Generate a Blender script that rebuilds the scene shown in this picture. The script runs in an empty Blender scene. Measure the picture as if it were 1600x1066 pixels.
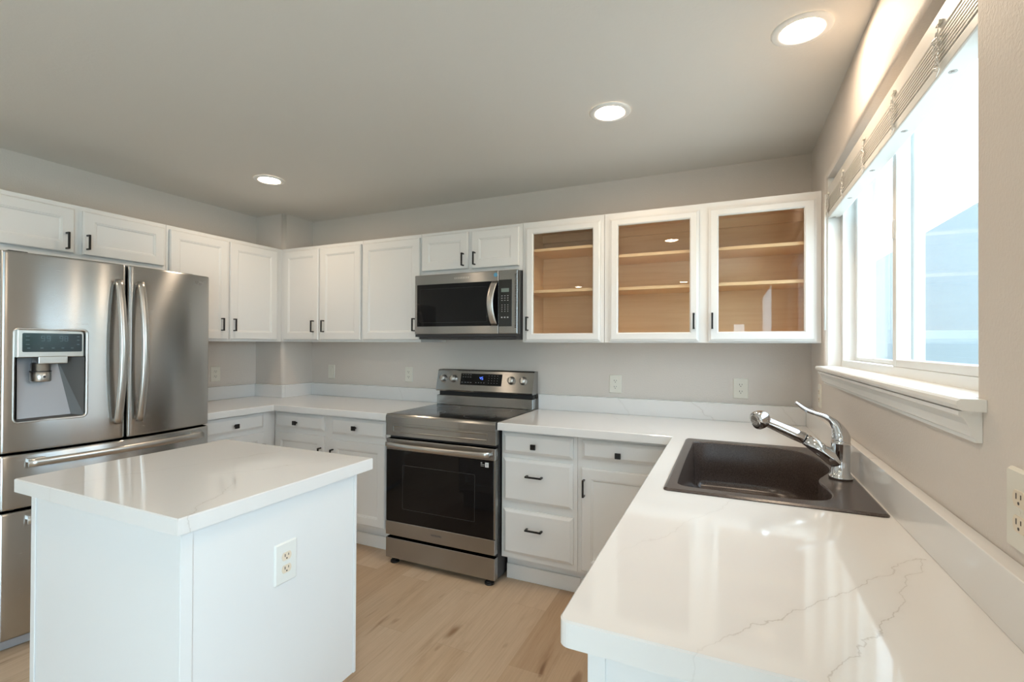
import bpy, bmesh, math, random
from mathutils import Vector, Matrix
random.seed(7)
SC = bpy.context.scene
COL = SC.collection
PI = math.pi

# ------------------------------------------------------------------ camera
CAM = (-0.4119, -3.0690, 1.3549)
YAW, PITCH, ROLL, FPX = 0.4257, 0.0064, 0.0047, 748.03
fw = Vector((-math.sin(YAW) * math.cos(PITCH), math.cos(YAW) * math.cos(PITCH), math.sin(PITCH)))
rt = Vector((math.cos(YAW), math.sin(YAW), 0))
upv = rt.cross(fw)
R_ = math.cos(ROLL) * rt + math.sin(ROLL) * upv
U_ = -math.sin(ROLL) * rt + math.cos(ROLL) * upv
cd = bpy.data.cameras.new('camera')
cd.sensor_width = 36.0
cd.lens = FPX / 1600 * 36
cd.clip_start = 0.02
cd.shift_y = 1.0 / 1600
cam = bpy.data.objects.new('camera', cd)
COL.objects.link(cam)
M = Matrix.Identity(4)
for i in range(3):
    M[i][0], M[i][1], M[i][2], M[i][3] = R_[i], U_[i], -fw[i], CAM[i]
cam.matrix_world = M
SC.camera = cam

# ------------------------------------------------------------------ world, daylight, exposure
wd = bpy.data.worlds.new('world')
SC.world = wd
wd.use_nodes = True
wn = wd.node_tree.nodes
wn['Background'].inputs[0].default_value = (0.68, 0.85, 1.0, 1)
wn['Background'].inputs[1].default_value = 6.4
SC.view_settings.view_transform = 'Standard'
SC.view_settings.look = 'None'
SC.view_settings.gamma = 1
SC.view_settings.use_curve_mapping = False
SC.view_settings.exposure = 0.2

def area(name, loc, rot, sx, sy, power, color):
    l = bpy.data.lights.new(name, 'AREA')
    l.shape = 'RECTANGLE'
    l.size, l.size_y = sx, sy
    l.energy = power
    l.color = color
    o = bpy.data.objects.new(name, l)
    o.location = loc
    o.rotation_euler = rot
    COL.objects.link(o)
    return o
# daylight entering by the patio door behind the camera
area('daylight_patio_door', (0.02, -4.35, 1.06), (0, PI / 2, 0), 1.95, 1.75, 38, (0.54, 0.81, 1.0))
LAMP_STRENGTH = 120.0
LAMP_COLOR = (1.0, 0.785, 0.575)

# ------------------------------------------------------------------ materials
MATS = {}
def nm(name):
    m = bpy.data.materials.new(name)
    m.use_nodes = True
    MATS[name] = m
    nt = m.node_tree
    return m, nt, nt.nodes['Principled BSDF']
def sset(b, **k):
    for n, v in k.items():
        n = n.replace('_', ' ')
        if n in b.inputs:
            b.inputs[n].default_value = v
def plain(name, col, rough=0.5, metal=0.0, **k):
    m, nt, b = nm(name)
    sset(b, Base_Color=(*col, 1), Roughness=rough, Metallic=metal, **k)
    return m
def objco(nt, scale=(1, 1, 1), rot=(0, 0, 0)):
    tc = nt.nodes.new('ShaderNodeTexCoord')
    mp = nt.nodes.new('ShaderNodeMapping')
    mp.inputs['Scale'].default_value = scale
    mp.inputs['Rotation'].default_value = rot
    nt.links.new(tc.outputs['Object'], mp.inputs['Vector'])
    return mp.outputs['Vector']
def noise(nt, vec, scale, detail=3, rough=0.5, dist=0.0):
    n = nt.nodes.new('ShaderNodeTexNoise')
    n.inputs['Scale'].default_value = scale
    n.inputs['Detail'].default_value = detail
    n.inputs['Roughness'].default_value = rough
    n.inputs['Distortion'].default_value = dist
    nt.links.new(vec, n.inputs['Vector'])
    return n
def ramp(nt, fac, stops):
    r = nt.nodes.new('ShaderNodeValToRGB')
    e = r.color_ramp.elements
    while len(e) < len(stops):
        e.new(0.5)
    for i, (p, c) in enumerate(stops):
        e[i].position = p
        e[i].color = (*c, 1) if len(c) == 3 else c
    nt.links.new(fac, r.inputs['Fac'])
    return r.outputs['Color']
def bump(nt, b, height, strength, dist=0.01):
    n = nt.nodes.new('ShaderNodeBump')
    n.inputs['Strength'].default_value = strength
    n.inputs['Distance'].default_value = dist
    nt.links.new(height, n.inputs['Height'])
    nt.links.new(n.outputs['Normal'], b.inputs['Normal'])

def paint(name, col, rough, bs, scale=130):
    m, nt, b = nm(name)
    sset(b, Base_Color=(*col, 1), Roughness=rough)
    n = noise(nt, objco(nt), scale, 3, 0.6)
    bump(nt, b, n.outputs['Fac'], bs, 0.003)
    return m
WALL = paint('wall_paint', (0.72, 0.655, 0.595), 0.6, 0.5)
CEIL = paint('ceiling_paint', (0.74, 0.71, 0.66), 0.75, 0.22, 70)
WHITE = plain('cabinet_white', (0.81, 0.80, 0.78), 0.33)
TRIMW = plain('trim_white', (0.86, 0.85, 0.82), 0.35)
VINYL = plain('vinyl_white', (0.86, 0.87, 0.86), 0.32)
ISLEW = plain('island_white', (0.82, 0.83, 0.83), 0.35)
BLACK = plain('black_hardware', (0.012, 0.011, 0.011), 0.38, 0.3)
RUBBER = plain('black_rubber', (0.015, 0.015, 0.015), 0.6)
DARKM = plain('dark_metal', (0.055, 0.055, 0.058), 0.42, 0.6)
BLKG = plain('black_glass', (0.005, 0.005, 0.006), 0.04, 0.0, Specular_IOR_Level=0.3)
COOKG = plain('cooktop_glass', (0.010, 0.010, 0.011), 0.10, 0.0, Specular_IOR_Level=0.7)
CHROME = plain('chrome', (0.72, 0.72, 0.73), 0.06, 1.0)
CREAM = plain('cream_plastic', (0.80, 0.77, 0.68), 0.35)
IVORY = plain('ivory_plastic', (0.82, 0.72, 0.58), 0.35)
PLATEW = plain('white_plate', (0.82, 0.83, 0.80), 0.3)
SLOT = plain('outlet_slot', (0.05, 0.035, 0.03), 0.6)
BLIND = plain('blind_white', (0.78, 0.75, 0.70), 0.4)
RAILM = plain('blind_rail_white', (0.84, 0.84, 0.81), 0.35)
CORDM = plain('cord_clear', (0.88, 0.85, 0.80), 0.2)
LCD = plain('lcd_grey_green', (0.20, 0.25, 0.23), 0.2)
PANELD = plain('panel_dark', (0.018, 0.019, 0.018), 0.22)
TEAL = plain('display_teal', (0.030, 0.050, 0.060), 0.08)
INKW = plain('ink_pale', (0.45, 0.45, 0.45), 0.5)
INKT = plain('ink_teal', (0.13, 0.19, 0.22), 0.4)
INKP = plain('plug_grey', (0.52, 0.50, 0.48), 0.5)
STICKW = plain('sticker_white', (0.75, 0.75, 0.75), 0.5)
STICKB = plain('sticker_blue', (0.10, 0.32, 0.50), 0.4)
RECESS = plain('recess_grey', (0.42, 0.42, 0.44), 0.45, 0.35)
RECESSD = plain('recess_dark_grey', (0.12, 0.115, 0.11), 0.5, 0.3)
LOGOL = plain('logo_silver', (0.62, 0.60, 0.57), 0.25, 1.0)
LOGOD = plain('logo_dark', (0.10, 0.09, 0.085), 0.4, 0.5)
SIDING = plain('siding_slate', (0.225, 0.255, 0.28), 0.7)
LEAF = plain('leaf_green', (0.13, 0.22, 0.08), 0.7)
GRASS = plain('grass_green', (0.16, 0.22, 0.12), 0.9)
BOUNCE = plain('pale_bounce', (0.62, 0.60, 0.56), 0.85)

def emit(name, col, s):
    m, nt, b = nm(name)
    sset(b, Base_Color=(*col, 1), Emission_Color=(*col, 1), Emission_Strength=s)
    return m
LAMP = emit('lamp_diffuser', LAMP_COLOR, LAMP_STRENGTH)
BLUED = emit('display_blue', (0.10, 0.22, 1.0), 2.5)

def steel(name, col, rough, aniso, stretch, tang='Z'):
    m, nt, b = nm(name)
    sset(b, Base_Color=(*col, 1), Metallic=1.0, Roughness=rough, Anisotropic=aniso)
    v = objco(nt, stretch)
    n = noise(nt, v, 14, 2, 0.6)
    mr = nt.nodes.new('ShaderNodeMapRange')
    mr.inputs['To Min'].default_value = rough * 0.85
    mr.inputs['To Max'].default_value = rough * 1.18
    nt.links.new(n.outputs['Fac'], mr.inputs['Value'])
    nt.links.new(mr.outputs['Result'], b.inputs['Roughness'])
    if aniso:
        t = nt.nodes.new('ShaderNodeCombineXYZ')
        t.inputs[2].default_value = 1.0
        nt.links.new(t.outputs[0], b.inputs['Tangent'])
    return m
STEEL = steel('stainless_steel', (0.53, 0.525, 0.515), 0.25, 1.0, (1, 1, 25))
STEELR = steel('stainless_range', (0.375, 0.37, 0.362), 0.24, 0.95, (1, 1, 25))
STEELH = steel('stainless_handle', (0.60, 0.58, 0.55), 0.30, 0.0, (1, 1, 1))

def quartz(name, origin, veins):
    # white quartz with fine grey veins; each vein runs from p0 to p1 on a face of the given normal
    m, nt, b = nm(name)
    L = nt.links.new
    tc = nt.nodes.new('ShaderNodeTexCoord')
    mp = nt.nodes.new('ShaderNodeMapping')
    mp.inputs['Location'].default_value = origin
    L(tc.outputs['Object'], mp.inputs['Vector'])
    v = mp.outputs['Vector']
    def math_(op, a, c=None, d=None):
        n = nt.nodes.new('ShaderNodeMath'); n.operation = op
        for k, q in enumerate((a, c, d)):
            if q is None: continue
            if isinstance(q, (int, float)): n.inputs[k].default_value = q
            else: L(q, n.inputs[k])
        return n.outputs[0]
    def dot(vec):
        n = nt.nodes.new('ShaderNodeVectorMath'); n.operation = 'DOT_PRODUCT'
        n.inputs[1].default_value = vec
        L(v, n.inputs[0])
        return n.outputs['Value']
    n1 = noise(nt, v, 5.5, 2, 0.5).outputs['Fac']
    n2 = noise(nt, v, 26, 3, 0.6).outputs['Fac']
    n3 = noise(nt, v, 3.1, 2, 0.5).outputs['Fac']
    wob = math_('ADD', math_('MULTIPLY_ADD', n1, 0.11, -0.055), math_('MULTIPLY_ADD', n2, 0.030, -0.015))
    total = None
    for p0, p1, nrm, st in veins:
        p0, p1 = Vector(p0), Vector(p1)
        d = (p1 - p0); ln = d.length; d = d / ln
        nn = d.cross(Vector(nrm)).normalized()
        e = math_('ABSOLUTE', math_('ADD', math_('SUBTRACT', dot(nn), nn.dot(p0)), wob))
        t = math_('MULTIPLY_ADD', dot(d), 1 / ln, -d.dot(p0) / ln)
        ext = math_('MULTIPLY', math_('MULTIPLY_ADD', t, 18.0, 0.7), math_('MULTIPLY_ADD', t, -18.0, 18.7))
        ext = math_('MINIMUM', math_('MAXIMUM', ext, 0.0), 1.0)
        near = math_('LESS_THAN', math_('ABSOLUTE', math_('SUBTRACT', dot(nrm), Vector(nrm).dot(p0))), 0.075)
        ext = math_('MULTIPLY', ext, near)
        core = math_('MAXIMUM', math_('MULTIPLY_ADD', e, -1 / 0.0016, 1.0), 0.0)
        halo = math_('MULTIPLY', math_('MAXIMUM', math_('MULTIPLY_ADD', e, -1 / 0.012, 1.0), 0.0), 0.16)
        k = math_('MULTIPLY', math_('MULTIPLY', math_('ADD', core, halo), ext), st)
        total = k if total is None else math_('MAXIMUM', total, k)
    fade = math_('MINIMUM', math_('MAXIMUM', math_('MULTIPLY_ADD', n3, 3.2, -0.85), 0.25), 1.0)
    fac = math_('MULTIPLY', math_('MULTIPLY', total, fade), 0.72)
    mix = nt.nodes.new('ShaderNodeMix'); mix.data_type = 'RGBA'
    mix.inputs[6].default_value = (0.80, 0.79, 0.775, 1)
    mix.inputs[7].default_value = (0.40, 0.36, 0.32, 1)
    L(fac, mix.inputs[0])
    L(mix.outputs[2], b.inputs['Base Color'])
    sset(b, Roughness=0.06, Specular_IOR_Level=0.5)
    return m
UZ, UY, UX = (0, 0, 1), (0, 1, 0), (1, 0, 0)
QUARTZR = quartz('white_quartz_peninsula', (-0.6, -1.2, 0.877), [
    ((-0.500, -2.40, .9), (-0.062, -1.842, .9), UZ, 0.75), ((-0.062, -1.842, .9), (-0.30, -2.40, .9), UZ, 0.7), ((-0.627, -2.08, .9), (-0.40, -1.60, .9), UZ, 0.3),
    ((-1.043, 0, 1.03), (-0.985, 0, 0.90), UY, 0.6), ((-0.62, 0, 1.03), (-0.49, 0, 0.90), UY, 0.6), ((-0.17, 0, 1.03), (-0.05, 0, 0.90), UY, 0.6), ((-0.01, -1.30, 1.03), (-0.01, -1.42, 0.90), UX, 0.5),
    ((-1.1, -0.10, .9), (-0.75, -0.55, .9), UZ, 0.25)])
QUARTZL = quartz('white_quartz_corner', (-3.3, -0.4, 0.877), [((-2.78, 0, 1.03), (-2.70, 0, 0.90), UY, 0.5), ((-3.2, -0.15, .9), (-2.7, -0.55, .9), UZ, 0.25), ((-3.9, -1.1, .9), (-3.55, -0.5, .9), UZ, 0.25)])
QUARTZI = quartz('white_quartz_island', ((-2.430 - 1.677) / 2, (-2.305 - 1.682) / 2, 0), [
    ((-1.63, -2.335, .9), (-1.82, -2.08, .9), UZ, 0.7), ((-1.95, -2.02, .9), (-1.72, -1.60, .9), UZ, 0.4), ((-2.30, -2.36, .9), (-2.05, -1.65, .9), UZ, 0.45)])

def planks():
    m, nt, b = nm('oak_planks')
    v = objco(nt, (1, 1, 1), (0, 0, PI / 2))
    br = nt.nodes.new('ShaderNodeTexBrick')
    br.offset = 0.37
    br.inputs['Color1'].default_value = (0, 0, 0, 1)
    br.inputs['Color2'].default_value = (1, 1, 1, 1)
    br.inputs['Mortar'].default_value = (0.5, 0.5, 0.5, 1)
    br.inputs['Scale'].default_value = 1.0
    br.inputs['Mortar Size'].default_value = 0.0008
    br.inputs['Bias'].default_value = 0.0
    br.inputs['Brick Width'].default_value = 1.22
    br.inputs['Row Height'].default_value = 0.18
    nt.links.new(v, br.inputs['Vector'])
    plank = ramp(nt, br.outputs['Color'], [(0.0, (0.51, 0.355, 0.225)), (0.5, (0.58, 0.425, 0.285)), (1.0, (0.64, 0.495, 0.355))])
    # grain: each plank shifts the grain field
    sh = nt.nodes.new('ShaderNodeVectorMath'); sh.operation = 'SCALE'; sh.inputs['Scale'].default_value = 7.0
    nt.links.new(br.outputs['Color'], sh.inputs[0])
    ad = nt.nodes.new('ShaderNodeVectorMath'); ad.operation = 'ADD'
    nt.links.new(objco(nt, (6.5, 1.0, 1)), ad.inputs[0]); nt.links.new(sh.outputs[0], ad.inputs[1])
    g = noise(nt, ad.outputs[0], 1.6, 5, 0.62, 0.8)
    gr = ramp(nt, g.outputs['Fac'], [(0.24, (0.74, 0.67, 0.60)), (0.42, (0.94, 0.92, 0.90)), (0.60, (1, 1, 1)), (0.78, (1.06, 1.07, 1.08))])
    ad2 = nt.nodes.new('ShaderNodeVectorMath'); ad2.operation = 'ADD'
    nt.links.new(objco(nt, (60, 2.0, 1)), ad2.inputs[0]); nt.links.new(sh.outputs[0], ad2.inputs[1])
    g2 = noise(nt, ad2.outputs[0], 2.0, 3, 0.6)
    gr2 = ramp(nt, g2.outputs['Fac'], [(0.3, (0.92, 0.905, 0.89)), (0.6, (1.02, 1.02, 1.02))])
    x = nt.nodes.new('ShaderNodeMix'); x.data_type = 'RGBA'; x.blend_type = 'MULTIPLY'; x.inputs[0].default_value = 1
    nt.links.new(plank, x.inputs[6]); nt.links.new(gr, x.inputs[7])
    y = nt.nodes.new('ShaderNodeMix'); y.data_type = 'RGBA'; y.blend_type = 'MULTIPLY'; y.inputs[0].default_value = 1
    nt.links.new(x.outputs[2], y.inputs[6]); nt.links.new(gr2, y.inputs[7])
    z = nt.nodes.new('ShaderNodeMix'); z.data_type = 'RGBA'
    nt.links.new(br.outputs['Fac'], z.inputs[0])
    kn = noise(nt, objco(nt, (11, 2.6, 1)), 1.15, 2, 0.5, 0.3)
    kr = ramp(nt, kn.outputs['Fac'], [(0.24, (0.50, 0.40, 0.31)), (0.34, (1, 1, 1))])
    yk = nt.nodes.new('ShaderNodeMix'); yk.data_type = 'RGBA'; yk.blend_type = 'MULTIPLY'; yk.inputs[0].default_value = 1
    nt.links.new(y.outputs[2], yk.inputs[6]); nt.links.new(kr, yk.inputs[7])
    nt.links.new(yk.outputs[2], z.inputs[6]); z.inputs[7].default_value = (0.46, 0.33, 0.215, 1)
    nt.links.new(z.outputs[2], b.inputs['Base Color'])
    sset(b, Roughness=0.42)
    bump(nt, b, g2.outputs['Fac'], 0.08, 0.002)
    return m
PLANKS = planks()

def maple():
    m, nt, b = nm('maple_veneer')
    g = noise(nt, objco(nt, (0.8, 0.8, 16)), 2.2, 4, 0.6, 0.6)
    c = ramp(nt, g.outputs['Fac'], [(0.25, (0.84, 0.56, 0.32)), (0.5, (0.91, 0.64, 0.39)), (0.75, (0.94, 0.69, 0.43))])
    nt.links.new(c, b.inputs['Base Color'])
    sset(b, Roughness=0.42)
    return m
MAPLE = maple()

def composite():
    m, nt, b = nm('brown_composite')
    g = noise(nt, objco(nt), 260, 3, 0.7)
    c = ramp(nt, g.outputs['Fac'], [(0.3, (0.032, 0.023, 0.020)), (0.7, (0.095, 0.072, 0.064))])
    nt.links.new(c, b.inputs['Base Color'])
    sset(b, Roughness=0.25)
    bump(nt, b, g.outputs['Fac'], 0.10, 0.001)
    return m
SINKM = composite()

def glass(name, tint, gl):
    m = bpy.data.materials.new(name)
    m.use_nodes = True
    nt = m.node_tree
    nt.nodes.clear()
    out = nt.nodes.new('ShaderNodeOutputMaterial')
    mx = nt.nodes.new('ShaderNodeMixShader')
    tr = nt.nodes.new('ShaderNodeBsdfTransparent')
    tr.inputs['Color'].default_value = (*tint, 1)
    gs = nt.nodes.new('ShaderNodeBsdfGlossy')
    gs.inputs['Roughness'].default_value = 0.0
    lw_ = nt.nodes.new('ShaderNodeLayerWeight')
    lw_.inputs['Blend'].default_value = 0.5
    pw = nt.nodes.new('ShaderNodeMath'); pw.operation = 'POWER'; pw.inputs[1].default_value = 5.0
    nt.links.new(lw_.outputs['Facing'], pw.inputs[0])
    ma = nt.nodes.new('ShaderNodeMath'); ma.operation = 'MULTIPLY_ADD'
    f0 = ((gl - 1) / (gl + 1)) ** 2
    ma.inputs[1].default_value = 1 - f0; ma.inputs[2].default_value = f0
    nt.links.new(pw.outputs[0], ma.inputs[0])
    nt.links.new(ma.outputs[0], mx.inputs[0])
    nt.links.new(tr.outputs[0], mx.inputs[1])
    nt.links.new(gs.outputs[0], mx.inputs[2])
    nt.links.new(mx.outputs[0], out.inputs['Surface'])
    return m
GLASS = glass('window_glass', (0.96, 0.985, 0.98), 1.55)
CABGLASS = glass('cabinet_glass', (0.97, 0.97, 0.95), 1.5)

# ------------------------------------------------------------------ mesh helpers
class MB:
    def __init__(s):
        s.v, s.f, s.sm = [], [], []
    def add(s, vs, fs, smooth=False):
        o = len(s.v)
        s.v += [tuple(p) for p in vs]
        for f in fs:
            s.f.append([i + o for i in f])
            s.sm.append(smooth)
        return s
    def box(s, x0, x1, y0, y1, z0, z1, b=0.0):
        x0, x1 = min(x0, x1), max(x0, x1)
        y0, y1 = min(y0, y1), max(y0, y1)
        z0, z1 = min(z0, z1), max(z0, z1)
        if b <= 0:
            vs = [(x, y, z) for z in (z0, z1) for y in (y0, y1) for x in (x0, x1)]
            return s.add(vs, [(0, 2, 3, 1), (4, 5, 7, 6), (0, 1, 5, 4), (2, 6, 7, 3), (0, 4, 6, 2), (1, 3, 7, 5)])
        bm = bmesh.new()
        bmesh.ops.create_cube(bm, size=1)
        for v in bm.verts:
            v.co = ((x0 + x1) / 2 + v.co.x * (x1 - x0), (y0 + y1) / 2 + v.co.y * (y1 - y0), (z0 + z1) / 2 + v.co.z * (z1 - z0))
        bmesh.ops.bevel(bm, geom=bm.edges[:], offset=b, segments=2, profile=0.5, affect='EDGES')
        return s.bm(bm)
    def bm(s, bm, smooth=False, M=None):
        bm.verts.index_update()
        vs = [(M @ v.co if M else v.co)[:] for v in bm.verts]
        fs = [[v.index for v in f.verts] for f in bm.faces]
        bm.free()
        return s.add(vs, fs, smooth)
    def cyl(s, c, axis, r, h, n=24, r2=None, smooth=True, caps=True):
        """cylinder from c along axis (vector) of length h"""
        a = Vector(axis).normalized()
        t = a.orthogonal().normalized()
        u = a.cross(t)
        c = Vector(c)
        r2 = r if r2 is None else r2
        vs = []
        for rr, hh in ((r, 0), (r2, h)):
            for i in range(n):
                q = 2 * PI * i / n
                vs.append(c + a * hh + (t * math.cos(q) + u * math.sin(q)) * rr)
        s.add(vs, [(i, (i + 1) % n, n + (i + 1) % n, n + i) for i in range(n)], smooth)
        if caps:
            s.add(vs[:n], [list(range(n))[::-1]])
            s.add(vs[n:], [list(range(n))])
        return s
    def lathe(s, c, prof, n=32, axis=(0, 0, 1), smooth=True):
        """prof list of (radius, height)"""
        a = Vector(axis).normalized()
        t = a.orthogonal().normalized()
        u = a.cross(t)
        c = Vector(c)
        vs = []
        for r, h in prof:
            for i in range(n):
                q = 2 * PI * i / n
                vs.append(c + a * h + (t * math.cos(q) + u * math.sin(q)) * max(r, 1e-5))
        fs = []
        for k in range(len(prof) - 1):
            for i in range(n):
                j = (i + 1) % n
                fs.append((k * n + i, k * n + j, (k + 1) * n + j, (k + 1) * n + i))
        return s.add(vs, fs, smooth)
    def tube(s, pts, rad, n=12, smooth=True, flat=1.0, upd=None, caps=True):
        """sweep a circle (or flattened ellipse) along pts; rad number or list"""
        P = [Vector(p) for p in pts]
        if not isinstance(rad, (list, tuple)):
            rad = [rad] * len(P)
        vs = []
        ref = Vector(upd) if upd else None
        prev = None
        for i, p in enumerate(P):
            d = (P[min(i + 1, len(P) - 1)] - P[max(i - 1, 0)]).normalized()
            if ref is not None:
                t = (ref - d * ref.dot(d)).normalized()
            elif prev is None:
                t = d.orthogonal().normalized()
            else:
                t = (prev - d * prev.dot(d)).normalized()
            prev = t
            u = d.cross(t)
            for k in range(n):
                q = 2 * PI * k / n
                vs.append(p + t * math.cos(q) * rad[i] * flat + u * math.sin(q) * rad[i])
        m = len(P)
        fs = [(i * n + k, i * n + (k + 1) % n, (i + 1) * n + (k + 1) % n, (i + 1) * n + k) for i in range(m - 1) for k in range(n)]
        s.add(vs, fs, smooth)
        if caps:
            s.add(vs[:n], [list(range(n))[::-1]], smooth)
            s.add(vs[-n:], [list(range(n))], smooth)
        return s
    def rings(s, rs, cap0=True, cap1=True, smooth=False):
        """loft closed loops with equal vertex counts"""
        n = len(rs[0])
        vs = [p for r in rs for p in r]
        fs = [(k * n + i, k * n + (i + 1) % n, (k + 1) * n + (i + 1) % n, (k + 1) * n + i) for k in range(len(rs) - 1) for i in range(n)]
        s.add(vs, fs, smooth)
        if cap0: s.add(rs[0], [list(range(n))[::-1]])
        if cap1: s.add(rs[-1], [list(range(n))])
        return s
    def prism(s, poly, h0, h1, fn, smooth=False):
        """poly of (a,b), extruded from h0 to h1; fn(a,b,h)->xyz"""
        return s.rings([[fn(a, b, h0) for a, b in poly], [fn(a, b, h1) for a, b in poly]], smooth=smooth)
    def build(s, name, mat, parent=None, origin=None, fix=True):
        me = bpy.data.meshes.new(name)
        o = Vector((0, 0, 0))
        if origin is not None:
            o = Vector(origin)
        elif parent is not None:
            o = Vector(parent.get('_o', (0, 0, 0)))
        me.from_pydata([tuple(Vector(v) - o) for v in s.v], [], s.f)
        me.materials.append(mat)
        for p, q in zip(me.polygons, s.sm):
            p.use_smooth = q
        if fix:
            b = bmesh.new()
            b.from_mesh(me)
            bmesh.ops.remove_doubles(b, verts=b.verts, dist=1e-6)
            bmesh.ops.recalc_face_normals(b, faces=b.faces)
            b.to_mesh(me)
            b.free()
        me.update()
        ob = bpy.data.objects.new(name, me)
        COL.objects.link(ob)
        if parent is not None:
            ob.parent = parent
            ob['_o'] = tuple(o)
        elif origin is not None:
            ob.location = o
            ob['_o'] = tuple(o)
        return ob

def thing(name, label, cat, loc=(0, 0, 0), rotz=0, group=None, local=False):
    """an Empty at the thing's base; parts are given in world coordinates unless local"""
    o = bpy.data.objects.new(name, None)
    o.empty_display_size = 0.1
    COL.objects.link(o)
    o.location = loc
    o.rotation_euler = (0, 0, rotz)
    o['label'] = label
    o['category'] = cat
    if group: o['group'] = group
    o['_o'] = (0, 0, 0) if local else tuple(loc)
    return o
def tag(o, label, cat, group=None):
    o['label'] = label
    o['category'] = cat
    if group: o['group'] = group
    return o
def struct(o):
    o['kind'] = 'structure'
    return o
def dup(root, loc, rotz, label, group=None):
    r = root.copy(); COL.objects.link(r)
    r.location = loc
    r.rotation_euler = (0, 0, rotz)
    r['label'] = label
    if group: r['group'] = group
    for ch in list(root.children):
        c = ch.copy(); COL.objects.link(c); c.parent = r
        for g in list(ch.children):
            d = g.copy(); COL.objects.link(d); d.parent = c
    return r
def text(name, body, size, matw, mat, parent, extrude=0.0004, align='CENTER'):
    cu = bpy.data.curves.new(name, 'FONT')
    cu.body = body
    cu.size = size
    cu.extrude = extrude
    cu.align_x = align
    cu.align_y = 'CENTER'
    cu.materials.append(mat)
    tmp = bpy.data.objects.new(name, cu)
    COL.objects.link(tmp)
    bpy.context.view_layer.update()
    me = bpy.data.meshes.new_from_object(tmp.evaluated_get(bpy.context.evaluated_depsgraph_get()))
    bpy.data.objects.remove(tmp)
    me.transform(Matrix.Translation(-Vector(parent.get('_o', (0, 0, 0)))) @ matw)
    me.materials.clear()
    me.materials.append(mat)
    o = bpy.data.objects.new(name, me)
    COL.objects.link(o)
    o.parent = parent
    return o
def face_matrix(loc, right, up):
    r = Vector(right).normalized(); u = Vector(up).normalized(); n = r.cross(u)
    m = Matrix.Identity(4)
    for i in range(3):
        m[i][0], m[i][1], m[i][2], m[i][3] = r[i], u[i], n[i], loc[i]
    return m
def rect_ring(x0, x1, z0, z1, y, inset=0.0):
    return [(x0 + inset, y, z0 + inset), (x1 - inset, y, z0 + inset), (x1 - inset, y, z1 - inset), (x0 + inset, y, z1 - inset)]
def rrect(a0, a1, b0, b1, r, n=5):
    """rounded rectangle outline in 2-D"""
    out = []
    for ca, cb, q0 in ((a1 - r, b0 + r, -PI / 2), (a1 - r, b1 - r, 0), (a0 + r, b1 - r, PI / 2), (a0 + r, b0 + r, PI)):
        for i in range(n + 1):
            q = q0 + PI / 2 * i / n
            out.append((ca + r * math.cos(q), cb + r * math.sin(q)))
    return out
def catmull(pts, n=6, closed=True):
    out = []
    m = len(pts)
    for i in range(m if closed else m - 1):
        p0, p1, p2, p3 = [Vector(pts[(i + k) % m] if closed else pts[max(0, min(m - 1, i + k))]) for k in (-1, 0, 1, 2)]
        for j in range(n):
            t = j / n
            out.append(0.5 * ((2 * p1) + (-p0 + p2) * t + (2 * p0 - 5 * p1 + 4 * p2 - p3) * t * t + (-p0 + 3 * p1 - 3 * p2 + p3) * t ** 3))
    if not closed: out.append(Vector(pts[-1]))
    return out
def offset_poly(poly, d):
    """inset a counter-clockwise polygon by d (mitred)"""
    n = len(poly); out = []
    for i in range(n):
        p0, p1, p2 = Vector(poly[i - 1]), Vector(poly[i]), Vector(poly[(i + 1) % n])
        e0 = (p1 - p0).normalized(); e1 = (p2 - p1).normalized()
        n0 = Vector((-e0.y, e0.x)); n1 = Vector((-e1.y, e1.x))
        k = 1 + n0.dot(n1)
        out.append(tuple(p1 + (n0 + n1) * (d / max(k, 0.2))))
    return out

# ------------------------------------------------------------------ dimensions
W = 4.0243          # room width, window wall at x = 0, left wall at x = -W
H = 2.4134          # ceiling
YB = -7.5           # far end of the room behind the camera
CT, CB = 0.919, 0.877   # worktop top and underside
ZB, ZT = 1.370, 2.114   # wall cabinets bottom and top
# window opening (clear) and wall edge roundover
WY0, WY1, WZ0, WZ1, RB = -1.918, -0.388, 1.240, 2.152, 0.013

# ------------------------------------------------------------------ room shell
struct(MB().box(-W - 0.3, 0.3, YB - 0.3, 0.3, -0.12, 0.0).build('floor', PLANKS))
struct(MB().box(-W - 0.3, 0.3, YB - 0.3, 0.3, H, H + 0.12).build('ceiling', CEIL))
struct(MB().box(-W - 0.2, 0.25, 0.0, 0.2, 0, H).build('wall_back', WALL))
struct(MB().box(-W - 0.2, -W, YB - 0.2, 0.0, 0, H).build('wall_left', WALL))
# boxed column in the far corner with rounded outer edge
cx0, cy0, r = -W + 0.3166, -0.3004, 0.028
arc = [(cx0 - r + r * math.cos(q), cy0 + r - r * math.sin(q)) for q in [PI / 2 * i / 6 for i in range(7)]][::-1]
poly = [(-W - 0.01, 0.01), (-W - 0.01, cy0)] + arc + [(cx0, 0.01)]
mb = MB()
n = len(poly)
mb.rings([[(a, b, 0) for a, b in poly], [(a, b, H) for a, b in poly]], smooth=False)
for i in range(len(mb.sm)): mb.sm[i] = i in range(2, 2 + 6)
struct(mb.build('column', WALL))
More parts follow.
